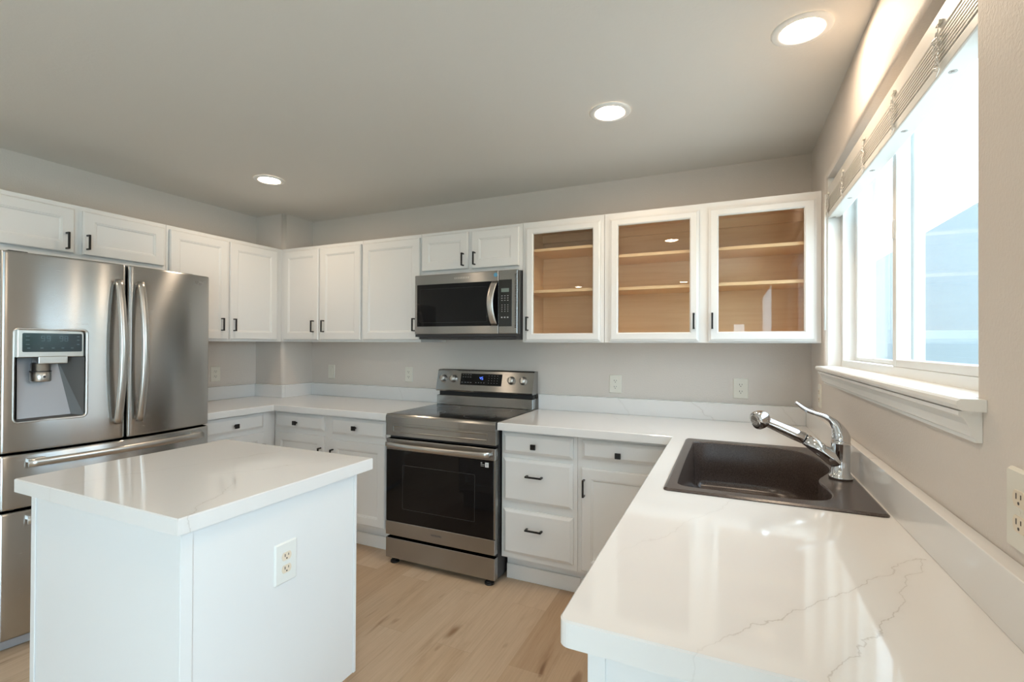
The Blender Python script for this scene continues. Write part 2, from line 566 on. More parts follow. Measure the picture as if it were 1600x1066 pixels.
# window wall: openings for the kitchen window and for the patio door behind the camera
def wall_right():
    mb = MB()
    e = RB
    y0, y1, z0, z1 = WY0 - e, WY1 + e, WZ0, WZ1 + e
    ys = -3.3
    def q(a, b, c, d): mb.add([a, b, c, d], [(0, 1, 2, 3)])
    def P(y, z, x=0.0): return (x, y, z)
    q(P(0, 0), P(y1, 0), P(y1, H), P(0, H))
    q(P(y1, 0), P(y0, 0), P(y0, z0), P(y1, z0))
    q(P(y1, z1), P(y0, z1), P(y0, H), P(y1, H))
    q(P(y0, 0), P(ys, 0), P(ys, H), P(y0, H))
    # roundover and reveal
    rs = []
    for i in range(7):
        t = PI / 2 * i / 6
        k = e * (1 - math.sin(t)); x = e * (1 - math.cos(t))
        rs.append([P(WY1 + k, WZ0, x), P(WY1 + k, WZ1 + k, x), P(WY0 - k, WZ1 + k, x), P(WY0 - k, WZ0, x)])
    rs.append([P(WY1, WZ0, 0.2), P(WY1, WZ1, 0.2), P(WY0, WZ1, 0.2), P(WY0, WZ0, 0.2)])
    for k in range(len(rs) - 1):
        for i in range(3):
            mb.add([rs[k][i], rs[k][i + 1], rs[k + 1][i + 1], rs[k + 1][i]], [(0, 1, 2, 3)], k < 6)
    q(P(y1, WZ0), P(y0, WZ0), P(y0, WZ0, 0.2), P(y1, WZ0, 0.2))
    # patio door opening y -5.3..-3.4, z 0..2.1
    d0, d1, dz = -5.3, -3.4, 2.1
    q(P(ys, 0), P(d1, 0), P(d1, H), P(ys, H))
    q(P(d1, dz), P(d0, dz), P(d0, H), P(d1, H))
    q(P(d0, 0), P(YB, 0), P(YB, H), P(d0, H))
    q(P(d1, 0), P(d1, 0, 0.2), P(d1, dz, 0.2), P(d1, dz))
    q(P(d0, 0), P(d0, 0, 0.2), P(d0, dz, 0.2), P(d0, dz))
    q(P(d1, dz), P(d0, dz), P(d0, dz, 0.2), P(d1, dz, 0.2))
    # outer face
    X = 0.2
    q(P(0, 0, X), P(WY1, 0, X), P(WY1, H, X), P(0, H, X))
    q(P(WY1, 0, X), P(WY0, 0, X), P(WY0, WZ0, X), P(WY1, WZ0, X))
    q(P(WY1, WZ1, X), P(WY0, WZ1, X), P(WY0, H, X), P(WY1, H, X))
    q(P(WY0, 0, X), P(d1, 0, X), P(d1, H, X), P(WY0, H, X))
    q(P(d1, dz, X), P(d0, dz, X), P(d0, H, X), P(d1, H, X))
    q(P(d0, 0, X), P(YB, 0, X), P(YB, H, X), P(d0, H, X))
    return mb.build('wall_right', WALL, fix=True)
struct(wall_right())
mb = MB()
def wall_with_holes(mb, holes):
    # holes (x0, x1, z0, z1) in order of x
    a = -W
    for x0, x1, z0, z1 in holes:
        mb.box(a, x0, YB - 0.2, YB, 0, H).box(x0, x1, YB - 0.2, YB, 0, z0).box(x0, x1, YB - 0.2, YB, z1, H)
        a = x1
    mb.box(a, 0.0, YB - 0.2, YB, 0, H)
wall_with_holes(mb, [(-3.7, -2.3, 0.4, 1.6), (-0.36, -0.12, 0.9, 1.79)])
struct(mb.build('wall_front', WALL))

def glazed_door(name, fn, w, h):
    """two-leaf glazed door; fn maps (along, depth, z)"""
    def bx(m, a0, a1, d0, d1, z0, z1):
        p = [fn(a, d, z) for a in (a0, a1) for d in (d0, d1) for z in (z0, z1)]
        xs = [q[0] for q in p]; ys = [q[1] for q in p]; zs = [q[2] for q in p]
        m.box(min(xs), max(xs), min(ys), max(ys), min(zs), max(zs))
    f = MB()
    bx(f, 0, 0.06, 0.05, 0.15, 0, h); bx(f, w - 0.06, w, 0.05, 0.15, 0, h)
    bx(f, 0.06, w - 0.06, 0.05, 0.15, h - 0.06, h); bx(f, 0.06, w - 0.06, 0.05, 0.15, 0, 0.05)
    bx(f, w / 2 - 0.04, w / 2 + 0.04, 0.06, 0.14, 0.05, h - 0.06)
    o = struct(f.build(name, VINYL))
    g = MB()
    bx(g, 0.06, w / 2 - 0.04, 0.098, 0.102, 0.05, h - 0.06); bx(g, w / 2 + 0.04, w - 0.06, 0.098, 0.102, 0.05, h - 0.06)
    g.build('glass', GLASS, o)
glazed_door('door_1', lambda a, d, z: (d, -5.3 + a, z), 1.9, 2.1)
glazed_door('window_2', lambda a, d, z: (-3.7 + a, YB - d, 0.4 + z), 1.4, 1.2)
mb = MB()
mb.box(-0.36, -0.33, YB - 0.12, YB - 0.06, 0.9, 1.79).box(-0.15, -0.12, YB - 0.12, YB - 0.06, 0.9, 1.79).box(-0.33, -0.15, YB - 0.12, YB - 0.06, 0.9, 0.93).box(-0.33, -0.15, YB - 0.12, YB - 0.06, 1.76, 1.79)
o = struct(mb.build('window_3', VINYL))
MB().box(-0.33, -0.15, YB - 0.092, YB - 0.088, 0.93, 1.76).build('pane', GLASS, o)

# outside: lawn, the neighbouring wall beyond the window, a hedge beyond the garden door
struct(MB().box(-20, 26, -26, 22, -0.35, -0.25).build('lawn', GRASS))
struct(MB().box(0.2, 6.4, -9, 9, -0.30, -0.20).build('bounce_ground', BOUNCE))  # pale ground added to bounce daylight up through the window onto the ceiling
mb = MB()
for k in range(32):
    z = -0.2 + k * 0.16
    mb.add([(5.2, 9.3, z), (5.2, 26, z), (5.17, 26, z + 0.16), (5.17, 9.3, z + 0.16)], [(0, 1, 2, 3)])
    mb.add([(5.2, 9.3, z), (5.2, 26, z), (5.17, 26, z), (5.17, 9.3, z)], [(0, 1, 2, 3)])
mb.box(5.2, 9, 9.3, 26, -0.25, 4.92)
struct(mb.build('exterior_wall', SIDING))
def foliage(blobs, seed):
    rnd = random.Random(seed)
    mb = MB()
    for x, y, z, r in blobs:
        for _ in range(900):
            d = Vector((rnd.gauss(0, 1), rnd.gauss(0, 1), rnd.gauss(0, 1))).normalized()
            c = Vector((x, y, z)) + d * r * (rnd.uniform(0.55, 1.0) + 0.12 * math.sin(5 * d.x + 3 * d.z + x))
            a = Vector((rnd.gauss(0, 1), rnd.gauss(0, 1), rnd.gauss(0, 1))).normalized()
            u = a.orthogonal().normalized(); w = a.cross(u)
            q = rnd.uniform(0.06, 0.12)
            mb.add([c - u * q, c + w * q * 0.55, c + u * q, c - w * q * 0.55], [(0, 1, 2, 3)])
    return mb
h = foliage([(8 + 0.7 * math.sin(k * 2.1), -6.5 + k * 1.5, 0.9 + 0.5 * math.sin(k * 1.3), 1.5 + 0.3 * math.sin(k)) for k in range(9)], 3).build('hedge', LEAF, fix=False)
h['kind'] = 'structure'

# ------------------------------------------------------------------ window
win = MB()
xf0, xf1 = 0.066, 0.150
win.box(xf0, xf1, WY1 - 0.042, WY1, WZ0, WZ1)
win.box(xf0, xf1, WY0, WY0 + 0.042, WZ0, WZ1)
win.box(xf0, xf1, WY0 + 0.042, WY1 - 0.042, WZ1 - 0.042, WZ1)
win.box(xf0, xf1, WY0 + 0.042, WY1 - 0.042, WZ0, 1.290)
winf = struct(win.build('window_1', VINYL, origin=(0.1, (WY0 + WY1) / 2, WZ0)))
def sash(name, x0, x1, ya, yb, z0, z1, w, wb, xg):
    m = MB()
    m.box(x0, x1, ya, ya + w, z0, z1, 0.003).box(x0, x1, yb - w, yb, z0, z1, 0.003)
    m.box(x0, x1, ya + w, yb - w, z1 - w, z1, 0.003).box(x0, x1, ya + w, yb - w, z0, z0 + wb, 0.003)
    s = m.build(name, VINYL, winf)
    MB().box(xg - 0.003, xg + 0.003, ya + w - .004, yb - w + .004, z0 + wb - .004, z1 - w + .004).build('pane', GLASS, s)
    return s
sash('fixed_sash', 0.112, 0.140, -1.20, WY1 - 0.042, 1.290, WZ1 - 0.042, 0.040, 0.016, 0.126)
sl = sash('sliding_sash', 0.069, 0.108, WY0 + 0.042, -1.152, 1.290, WZ1 - 0.042, 0.036, 0.024, 0.098)
m = MB()
m.box(0.0135, 0.0655, WY1 - 0.003, WY1 - 0.0005, 1.2625, WZ1 - 0.001).box(0.0135, 0.0655, WY0 + 0.0005, WY0 + 0.003, 1.2625, WZ1 - 0.001)
m.build('jamb_glare', TRIMW, winf)  # white strips paint the window's glare onto the side jambs
MB().box(0.0655, 0.0695, -1.178, -1.160, 1.70, 1.76, 0.0015).build('latch', VINYL, sl)
# stool and apron below the window
sill = MB()
sx = 0.042
prof = [(0.066, 1.262), (0.0002, 1.262), (0.0002, 1.2405), (0.066, 1.2405)]
sill.prism([p for p in prof], WY0 + 0.0005, WY1 - 0.0005, lambda a, b, h: (a, h, b))
s = MB()
prof2 = [(-0.0005, 1.262), (-sx + 0.006, 1.262), (-sx + 0.001, 1.258), (-sx, 1.251), (-sx + 0.002, 1.245), (-sx + 0.008, 1.241), (-0.0005, 1.2395)]
s.prism(prof2, -1.962, -0.420, lambda a, b, h: (a, h, b))
st = struct(sill.build('window_stool', TRIMW, winf))
sn = s.build('stool_nosing', TRIMW, winf)
ap = [(-0.0005, 1.2390), (-0.034, 1.2390), (-0.034, 1.231), (-0.027, 1.226), (-0.021, 1.214), (-0.0175, 1.200), (-0.0165, 1.194), (-0.010, 1.190), (-0.010, 1.183), (-0.0005, 1.183)]
MB().prism(ap, -1.946, -0.436, lambda a, b, h: (a, h, b)).build('apron', TRIMW, winf)

# ------------------------------------------------------------------ window blind
bl = thing('window_blind', 'white horizontal slat blind drawn up to the top of the kitchen window', 'blind', (0.035, (WY0 + WY1) / 2, 1.958))
b0, b1 = -1.905, -0.400
MB().box(0.013, 0.058, b0, b1, 2.053, 2.104, 0.003).build('head_rail', BLIND, bl)
m = MB()
z = 1.990
k = 0
while z < 2.050:
    m.box(0.012 + 0.001 * (k % 2), 0.062, b0 + 0.006, b1 - 0.006, z, z + 0.0022)
    z += 0.0043; k += 1
m.build('slat_stack', BLIND, bl)
br = MB().box(0.012, 0.063, b0 + 0.004, b1 - 0.004, 1.958, 1.986, 0.004).build('bottom_rail', RAILM, bl)
CY = [-1.72, -1.40, -1.07, -0.735, -0.42]
for y in CY:
    MB().cyl((0.034, y, 1.9595), (0, 0, -1), 0.008, 0.0025, 16).cyl((0.034, y, 1.9572), (0, 0, -1), 0.0035, 0.0015, 10).build('cord_plug', INKP, br)
    MB().box(0.006, 0.0128, y - 0.011, y + 0.011, 2.066, 2.074, 0.001).build('cord_guide', CREAM, bl)
def tangle(y):
    pts = [(0.008, y, 2.066), (0.007, y, 2.050)]
    zz = 2.045
    for i in range(26):
        q = i * 2.2 + random.random()
        rr = 0.012 + 0.009 * random.random()
        pts.append((0.005 + 0.0035 * math.sin(q * 1.7), y + rr * math.cos(q), zz - i * 0.0033 + 0.008 * math.sin(q)))
    c = catmull(pts, 5, False)
    return MB().tube(c, 0.0012, 6)
for y in CY:
    tangle(y).build('ladder_cord', CORDM, bl)
w = MB().tube([(0.004, -0.404, 2.07), (0.000, -0.404, 1.95), (0.000, -0.404, 1.43)], 0.0045, 8)
w.build('tilt_wand', RAILM, bl)

# ------------------------------------------------------------------ ceiling lights
def downlight(loc, label):
    t = thing('recessed_light', label, 'ceiling light', loc, 0, 'recessed ceiling lights', local=True)
    MB().lathe((0, 0, 0), [(0.092, 0.0), (0.092, -0.003), (0.086, -0.0065), (0.070, -0.0075), (0.064, -0.005), (0.062, -0.002)], 40).build('trim_ring', TRIMW, t)
    m = MB()
    nn = 40
    m.add([(0.0625 * math.cos(2 * PI * i / nn), 0.0625 * math.sin(2 * PI * i / nn), -0.0025) for i in range(nn)], [list(range(nn))[::-1]])
    m.build('diffuser', LAMP, t, fix=False)
    return t
L0 = downlight((-3.118, -0.908, H - 0.0005), 'round lit ceiling light nearest the corner column, smallest in the photo')
dup(L0, (-0.906, -0.916, H - 0.0005), 0, 'round lit ceiling light above the glass-door wall cabinets')
dup(L0, (-0.192, -1.221, H - 0.0005), 0, 'round lit ceiling light close to the window wall, largest in the photo')
dup(L0, (-0.94, -2.62, H - 0.0005), 0, 'round lit ceiling light above the end of the peninsula, behind the frame')
dup(L0, (-3.118, -2.62, H - 0.0005), 0, 'round lit ceiling light above the near side of the refrigerator, outside the frame')
dup(L0, (-1.1, -6.0, H - 0.0005), 0, 'round lit ceiling light at the far end of the dining area')
dup(L0, (-2.9, -6.0, H - 0.0005), 0, 'round lit ceiling light before the garden door')

# ------------------------------------------------------------------ cabinets
def panel_door(x0, x1, z0, z1, y, t=0.019, f=0.052):
    m = MB()
    m.rings([rect_ring(x0, x1, z0, z1, y), rect_ring(x0, x1, z0, z1, y - t + 0.005), rect_ring(x0, x1, z0, z1, y - t, 0.005),
             rect_ring(x0, x1, z0, z1, y - t, f), rect_ring(x0, x1, z0, z1, y - t + 0.0025, f + 0.002),
             rect_ring(x0, x1, z0, z1, y - t + 0.0025, f + 0.006), rect_ring(x0, x1, z0, z1, y - t + 0.0075, f + 0.013)])
    return m
def slab_front(x0, x1, z0, z1, y, t=0.019):
    m = MB()
    m.rings([rect_ring(x0, x1, z0, z1, y), rect_ring(x0, x1, z0, z1, y - t + 0.009), rect_ring(x0, x1, z0, z1, y - t + 0.0065, 0.006),
             rect_ring(x0, x1, z0, z1, y - t + 0.001, 0.015), rect_ring(x0, x1, z0, z1, y - t, 0.018)])
    return m
def glass_frame(x0, x1, z0, z1, y, px0, px1, pz0, pz1, t=0.019):
    m = MB()
    def pr_(y, g): return [(px0 - g, y, pz0 - g), (px1 + g, y, pz0 - g), (px1 + g, y, pz1 + g), (px0 - g, y, pz1 + g)]
    m.rings([rect_ring(x0, x1, z0, z1, y), rect_ring(x0, x1, z0, z1, y - t + 0.006), rect_ring(x0, x1, z0, z1, y - t + 0.004, 0.006),
             rect_ring(x0, x1, z0, z1, y - t, 0.012), pr_(y - t, 0.006), pr_(y - t + 0.006, 0.0), pr_(y, 0.0)], cap0=False, cap1=False)
    a, b = rect_ring(x0, x1, z0, z1, y), pr_(y, 0)
    m.add(a + b, [(i, (i + 1) % 4, 4 + (i + 1) % 4, 4 + i) for i in range(4)])
    return m
def bar_pull(x, z0, z1, y, vert=True, x1=None):
    m = MB()
    if vert:
        m.box(x - 0.0045, x + 0.0045, y - 0.032, y - 0.023, z0, z1, 0.0012)
        for z in (z0 + 0.004, z1 - 0.004): m.box(x - 0.0045, x + 0.0045, y - 0.026, y - 0.0003, z - 0.004, z + 0.004)
    else:
        m.box(x, x1, y - 0.032, y - 0.023, z0 - 0.0045, z0 + 0.0045, 0.0012)
        for q in (x + 0.005, x1 - 0.005): m.box(q - 0.005, q + 0.005, y - 0.026, y - 0.0003, z0 - 0.0045, z0 + 0.0045)
    return m
def square_knob(x, z, y):
    m = MB()
    m.cyl((x, y - 0.0003, z), (0, -1, 0), 0.0065, 0.02, 12)
    m.box(x - 0.0145, x + 0.0145, y - 0.030, y - 0.019, z - 0.0145, z + 0.0145, 0.0015)
    return m
T = 0.019
def cabinet(name, label, loc, rotz, w, d, z0, z1, fronts, group, toe=None, hollow=False, mat=None, cat='cabinet', shelves=None):
    mat = mat or WHITE
    t = thing(name, label, cat, loc, rotz, group, local=True)
    g = 0.0008
    if not hollow:
        c = MB().box(g, w - g, -d, -g, z0, z1)
        c.build('carcass', mat, t)
    else:
        c = MB()
        th = 0.016
        c.box(g, th, -d + 0.018, -g, z0, z1).box(w - th, w - g, -d + 0.018, -g, z0, z1)
        c.box(th, w - th, -d + 0.018, -g, z0, z0 + th).box(th, w - th, -0.008, -g, z0 + th, z1)
        if hollow == 'glass': c.box(th, w - th, -d + 0.018, -0.008, z1 - th, z1)
        # face frame around the openings
        xs = sorted(hollow_open(fronts, w))
        a = g
        for (o0, o1) in xs:
            c.box(a, o0, -d, -d + 0.018, z0, z1)
            a = o1
        c.box(a, w - g, -d, -d + 0.018, z0, z1)
        fz0 = min(f[3] for f in fronts) + 0.02; fz1 = max(f[4] for f in fronts) - 0.02
        for (o0, o1) in xs:
            c.box(o0, o1, -d, -d + 0.018, z0, fz0)
            c.box(o0, o1, -d, -d + 0.018, fz1, z1)
        c.build('carcass', mat, t)
        if hollow == 'glass':
            q = MB()
            e = 0.001
            q.box(th + e, th + 0.004, -d + 0.02, -0.010, z0 + th, z1 - th).box(w - th - 0.004, w - th - e, -d + 0.02, -0.010, z0 + th, z1 - th)
            q.box(th + e, w - th - e, -0.013, -0.009, z0 + th, z1 - th)
            q.box(th + e, w - th - e, -d + 0.02, -0.013, z0 + th + e, z0 + th + 0.004).box(th + e, w - th - e, -d + 0.02, -0.013, z1 - th - 0.004, z1 - th - e)
            q.box(th + e, w - th - e, -0.032, -0.013, z1 - 0.075, z1 - th - 0.004)
            q.build('interior_lining', MAPLE, t)
            for zz in shelves or []:
                MB().box(th + 0.006, w - th - 0.006, -d + 0.032, -0.015, zz - 0.017, zz, 0.001).build('shelf', MAPLE, t)
    if toe:
        MB().box(toe[0], toe[1], -d + 0.075, -d + 0.09, 0.0, z0).build('toe_kick', mat, t)
        MB().box(toe[0], toe[1], -d + 0.064, -d + 0.0749, 0.0, 0.085, 0.003).build('toe_trim', mat, t)
    for f in fronts:
        kind, x0, x1, a0, a1 = f[:5]
        hw = f[5] if len(f) > 5 else None
        if kind == 'door':
            p = panel_door(x0, x1, a0, a1, -d - 0.0006).build('door', mat, t)
        elif kind == 'drawer':
            p = slab_front(x0, x1, a0, a1, -d - 0.0006).build('drawer', mat, t)
        else:
            p0, p1, q0, q1 = f[6]
            p = glass_frame(x0, x1, a0, a1, -d - 0.0006, p0, p1, q0, q1).build('door', mat, t)
            MB().box(p0 - 0.004, p1 + 0.004, -d - 0.0095, -d - 0.0065, q0 - 0.004, q1 + 0.004).build('glass_pane', CABGLASS, p)
        if hw:
            yy = -d - T - 0.0006
            if hw[0] == 'v': bar_pull(hw[1], hw[2], hw[3], yy).build('handle', BLACK, p)
            elif hw[0] == 'h': bar_pull(hw[1], hw[3], hw[3], yy, False, hw[2]).build('handle', BLACK, p)
            else: square_knob(hw[1], hw[2], yy).build('knob', BLACK, p)
    return t
def hollow_open(fronts, w):
    out = []
    for f in fronts:
        o = (f[1] + 0.02, f[2] - 0.02)
        if not any(abs(o[0] - p[0]) < 0.05 for p in out): out.append(o)
    return out

UG = 'white wall cabinets'
D = 0.321
DZ0, DZ1 = 1.386, 2.088
HZ = (1.444, 1.534)
# far wall
X0 = -3.703
cabinet('wall_cabinet', 'white two-door wall cabinet beside the corner column on the range wall', (X0, 0, 0), 0, 0.842, D, ZB, ZT,
        [('door', X - X0, X1 - X0, DZ0, DZ1, ('v', h - X0, *HZ)) for X, X1, h in ((-3.660, -3.287, -3.330), (-3.264, -2.872, -3.224))], UG)
X0 = -2.860
cabinet('wall_cabinet', 'white single-door wall cabinet just before the microwave', (X0, 0, 0), 0, 0.513, D, ZB, ZT,
        [('door', -2.850 - X0, -2.354 - X0, DZ0, DZ1, ('v', -2.389 - X0, *HZ))], UG)
X0 = -2.346
cabinet('wall_cabinet', 'short white two-door wall cabinet above the microwave', (X0, 0, 0), 0, 0.760, D, 1.822, ZT,
        [('door', -2.333 - X0, -1.972 - X0, 1.853, 2.094, ('v', -2.002 - X0, 1.870, 1.954)), ('door', -1.942 - X0, -1.607 - X0, 1.850, 2.094, ('v', -1.916 - X0, 1.871, 1.955))], UG)
GZ0, GZ1 = 1.378, 2.080
X0 = -1.585
cabinet('glass_cabinet', 'narrow white wall cabinet with one glass door next to the microwave', (X0, 0, 0), 0, 0.514, D, ZB, ZT,
        [('glass', -1.562 - X0, -1.091 - X0, GZ0, GZ1, ('v', -1.543 - X0, 1.441, 1.527), (-1.511 - X0, -1.137 - X0, 1.425, 2.037))],
        UG, hollow='glass', shelves=[1.695, 1.952])
X0 = -1.070
cabinet('glass_cabinet', 'wide white wall cabinet with two glass doors next to the window', (X0, 0, 0), 0, 1.069, D, ZB, ZT,
        [('glass', -1.038 - X0, -0.560 - X0, GZ0, GZ1, ('v', -0.583 - X0, 1.443, 1.528), (-0.989 - X0, -0.605 - X0, 1.427, 2.037)),
         ('glass', -0.511 - X0, -0.024 - X0, GZ0, GZ1, ('v', -0.492 - X0, 1.443, 1.527), (-0.463 - X0, -0.076 - X0, 1.428, 2.037))],
        UG, hollow='glass', shelves=[1.690, 1.880])
# left wall
Y0 = -1.193
cabinet('wall_cabinet', 'white two-door wall cabinet between the refrigerator and the corner column', (-W, Y0, 0), PI / 2, 0.891, D, ZB, ZT,
        [('door', -1.176 - Y0, -0.786 - Y0, DZ0, DZ1, ('v', -0.832 - Y0, *HZ)), ('door', -0.768 - Y0, -0.372 - Y0, DZ0, DZ1, ('v', -0.741 - Y0, *HZ))], UG)
Y0 = -2.115
cabinet('wall_cabinet', 'short white two-door wall cabinet above the refrigerator', (-W, Y0, 0), PI / 2, 0.921, D, 1.800, ZT,
        [('door', -2.088 - Y0, -1.672 - Y0, 1.845, 2.088, ('v', -1.707 - Y0, 1.862, 1.953)), ('door', -1.632 - Y0, -1.211 - Y0, 1.845, 2.088, ('v', -1.615 - Y0, 1.873, 1.957))], UG)

# base cabinets
BG = 'white base cabinets'
BD, BZ0, BZ1 = 0.597, 0.150, CB - 0.0005
X0 = -3.428
cabinet('base_cabinet', 'white base cabinet of two drawers over two doors in the corner by the range', (X0, 0, 0), 0, 1.066, BD, BZ0, BZ1,
        [('drawer', -3.400 - X0, -2.937 - X0, 0.755, 0.857, ('k', -3.188 - X0, 0.798)), ('drawer', -2.866 - X0, -2.413 - X0, 0.745, 0.857, ('k', -2.653 - X0, 0.801)),
         ('door', -3.400 - X0, -2.937 - X0, 0.172, 0.722, ('v', -2.958 - X0, 0.556, 0.645)), ('door', -2.866 - X0, -2.413 - X0, 0.172, 0.706, ('v', -2.848 - X0, 0.556, 0.645))],
        BG, toe=(0, 1.065))
Y0 = -1.168
cabinet('base_cabinet', 'white base cabinet with one drawer and one door beside the refrigerator', (-W, Y0, 0), PI / 2, 0.570, 0.596, BZ0, BZ1,
        [('drawer', -1.145 - Y0, -0.702 - Y0, 0.758, 0.862, ('k', -0.923 - Y0, 0.804)), ('door', -1.145 - Y0, -0.702 - Y0, 0.172, 0.730, ('v', -0.715 - Y0, 0.560, 0.648))],
        BG, toe=(0, 0.57))
X0 = -1.592
cabinet('base_cabinet', 'white three-drawer base cabinet beside the range', (X0, 0, 0), 0, 0.447, BD, BZ0, BZ1,
        [('drawer', -1.578 - X0, -1.168 - X0, 0.744, 0.856, ('k', -1.386 - X0, 0.795)), ('drawer', -1.577 - X0, -1.169 - X0, 0.475, 0.717, ('h', -1.432 - X0, -1.336 - X0, 0.629)),
         ('drawer', -1.576 - X0, -1.166 - X0, 0.182, 0.432, ('h', -1.432 - X0, -1.336 - X0, 0.336))], BG, toe=(0.003, 0.447))
X0 = -1.145
cabinet('base_cabinet', 'white base cabinet with one drawer and one door in the corner by the sink', (X0, 0, 0), 0, 0.540, BD, BZ0, BZ1,
        [('drawer', -1.119 - X0, -0.690 - X0, 0.757, 0.853, ('k', -0.924 - X0, 0.793)), ('door', -1.120 - X0, -0.690 - X0, 0.166, 0.707, ('v', -1.104 - X0, 0.560, 0.650))],
        BG, toe=(0, 0.54))
cabinet('base_cabinet', 'white sink cabinet with two doors under the brown sink', (-0.002, -0.62, 0), -PI / 2, 1.03, 0.602, BZ0, BZ1,
        [('door', 0.03, 0.505, 0.172, 0.855, ('v', 0.47, 0.70, 0.79)), ('door', 0.525, 1.0, 0.172, 0.855, ('v', 0.56, 0.70, 0.79))], BG, toe=(0, 1.03), hollow=True)
pe = cabinet('base_cabinet', 'white end cabinet of the peninsula with a plain pale end panel', (-0.002, -1.651, 0), -PI / 2, 0.646, 0.602, BZ0, BZ1,
        [('drawer', 0.03, 0.60, 0.745, 0.855, ('k', 0.31, 0.80)), ('door', 0.03, 0.60, 0.172, 0.722, ('v', 0.06, 0.56, 0.65))], BG, toe=(0, 0.646))
m = MB()
m.box(0.647, 0.656, -0.612, -0.001, 0.0, BZ1)
m.build('end_panel', ISLEW, pe)
m = MB()
m.box(0.6562, 0.6605, -0.617, -0.588, 0.0, BZ1, 0.001)
m.build('corner_trim', ISLEW, pe)

# ------------------------------------------------------------------ worktops
def slab(mb, poly, z0, z1, hole=None, ch=0.003):
    """poly counter-clockwise; chamfered top edge; optional hole loop"""
    top = offset_poly(poly, ch)
    n = len(poly)
    rs = [[(a, b, z0) for a, b in poly], [(a, b, z1 - ch) for a, b in poly], [(a, b, z1) for a, b in top]]
    mb.rings(rs, cap0=False, cap1=False)
    for z, pl in ((z1, top), (z0, poly)):
        bm = bmesh.new()
        es = []
        for loop in ([pl] + ([hole] if hole else [])):
            vs = [bm.verts.new((a, b, z)) for a, b in loop]
            es += [bm.edges.new((vs[i], vs[(i + 1) % len(vs)])) for i in range(len(vs))]
        bmesh.ops.triangle_fill(bm, use_beauty=True, use_dissolve=False, edges=es)
        mb.bm(bm)
    if hole:
        mb.rings([[(a, b, z0) for a, b in hole], [(a, b, z1) for a, b in hole]], cap0=False, cap1=False)
    return mb
cdp = 0.660
bt, bh = 0.030, 1.0196
cxr, cyb = -W + 0.3166, -0.3004
# left worktop, wrapping the column
lw = thing('worktop', 'white quartz L-shaped worktop wrapping the corner column beside the refrigerator', 'worktop', (-3.3, -0.4, CB), 0, 'white quartz worktops')
e = 0.0008
poly = [(-W + e, -1.172), (-W + cdp, -1.172), (-W + cdp, -cdp), (-2.3605, -cdp), (-2.3605, -e), (cxr + e, -e), (cxr + e, cyb - e), (-W + e, cyb - e)]
slab(MB(), poly, CB, CT).build('slab', QUARTZL, lw)
m = MB()
m.box(-W + e, -W + bt, -1.172, cyb - e, CT + 0.0003, bh, 0.0015)
m.box(-W + bt, cxr + bt, cyb - bt, cyb - e, CT + 0.0003, bh, 0.0015)
m.box(cxr + e, cxr + bt, cyb, -e, CT + 0.0003, bh, 0.0015)
m.box(cxr + bt, -2.3605, -bt, -e, CT + 0.0003, bh, 0.0015)
m.build('backsplash', QUARTZL, lw)
# right worktop with the peninsula and the sink cut-out
rw = thing('worktop', 'white quartz worktop with thin veins holding the sink and forming the peninsula', 'worktop', (-0.6, -1.2, CB), 0, 'white quartz worktops')
r = 0.019
pa = [(-cdp + r - r * math.cos(q), -2.342 + r - r * math.sin(q)) for q in [PI / 2 * i / 6 for i in range(7)]]
poly = [(-1.5915, -e), (-1.5915, -cdp), (-cdp, -cdp)] + pa + [(-e, -2.342), (-e, -e)]
SX0, SX1, SY0, SY1 = -0.593, -0.036, -1.566, -0.706
hole = rrect(SX0 + 0.012, SX1 - 0.006, SY0 + 0.012, SY1 - 0.012, 0.02)
slab(MB(), poly, CB, CT, hole).build('slab', QUARTZR, rw)
m = MB()
m.box(-1.5915, -bt, -bt, -e, CT + 0.0003, bh, 0.0015)
m.box(-bt, -e, -2.342, -e, CT + 0.0003, bh, 0.0015)
m.build('backsplash', QUARTZR, rw)

# ------------------------------------------------------------------ sink
sk = thing('kitchen_sink', 'dark brown composite drop-in sink set in the white worktop under the window', 'sink', (-0.31, -1.14, CT))
bowl = [(-0.556, -0.812), (-0.545, -0.785), (-0.515, -0.772), (-0.42, -0.765), (-0.30, -0.762), (-0.215, -0.775), (-0.150, -0.825), (-0.108, -0.915), (-0.090, -1.02),
        (-0.096, -1.11), (-0.125, -1.19), (-0.148, -1.25), (-0.152, -1.31), (-0.142, -1.37), (-0.142, -1.43), (-0.160, -1.480), (-0.20, -1.505), (-0.30, -1.517),
        (-0.42, -1.520), (-0.515, -1.517), (-0.548, -1.503), (-0.558, -1.47), (-0.560, -1.30), (-0.560, -1.10), (-0.558, -0.92)]
bc = [(p.x, p.y) for p in catmull([Vector((a, b)) for a, b in bowl], 4)]
cen = Vector((-0.33, -1.14))
zt = CT + 0.0075
def shrink(loop, d):
    # bowl loop runs clockwise in plan: inset towards the inside
    rev = loop[::-1]
    return offset_poly(rev, d)[::-1]
outer = rrect(SX0, SX1, SY0, SY1, 0.016)
outer_in = rrect(SX0 + 0.007, SX1 - 0.007, SY0 + 0.007, SY1 - 0.007, 0.012)
m = MB()
m.rings([[(a, b, CT + 0.0003) for a, b in outer], [(a, b, CT + 0.003) for a, b in outer], [(a, b, zt) for a, b in outer_in]], cap0=False, cap1=False, smooth=False)
lip = shrink(bc, -0.005)
bm_ = bmesh.new(); es = []
for loop in (outer_in, lip):
    vs = [bm_.verts.new((a, b, zt)) for a, b in loop]
    es += [bm_.edges.new((vs[i], vs[(i + 1) % len(vs)])) for i in range(len(vs))]
bmesh.ops.triangle_fill(bm_, use_beauty=True, use_dissolve=False, edges=es)
m.bm(bm_)
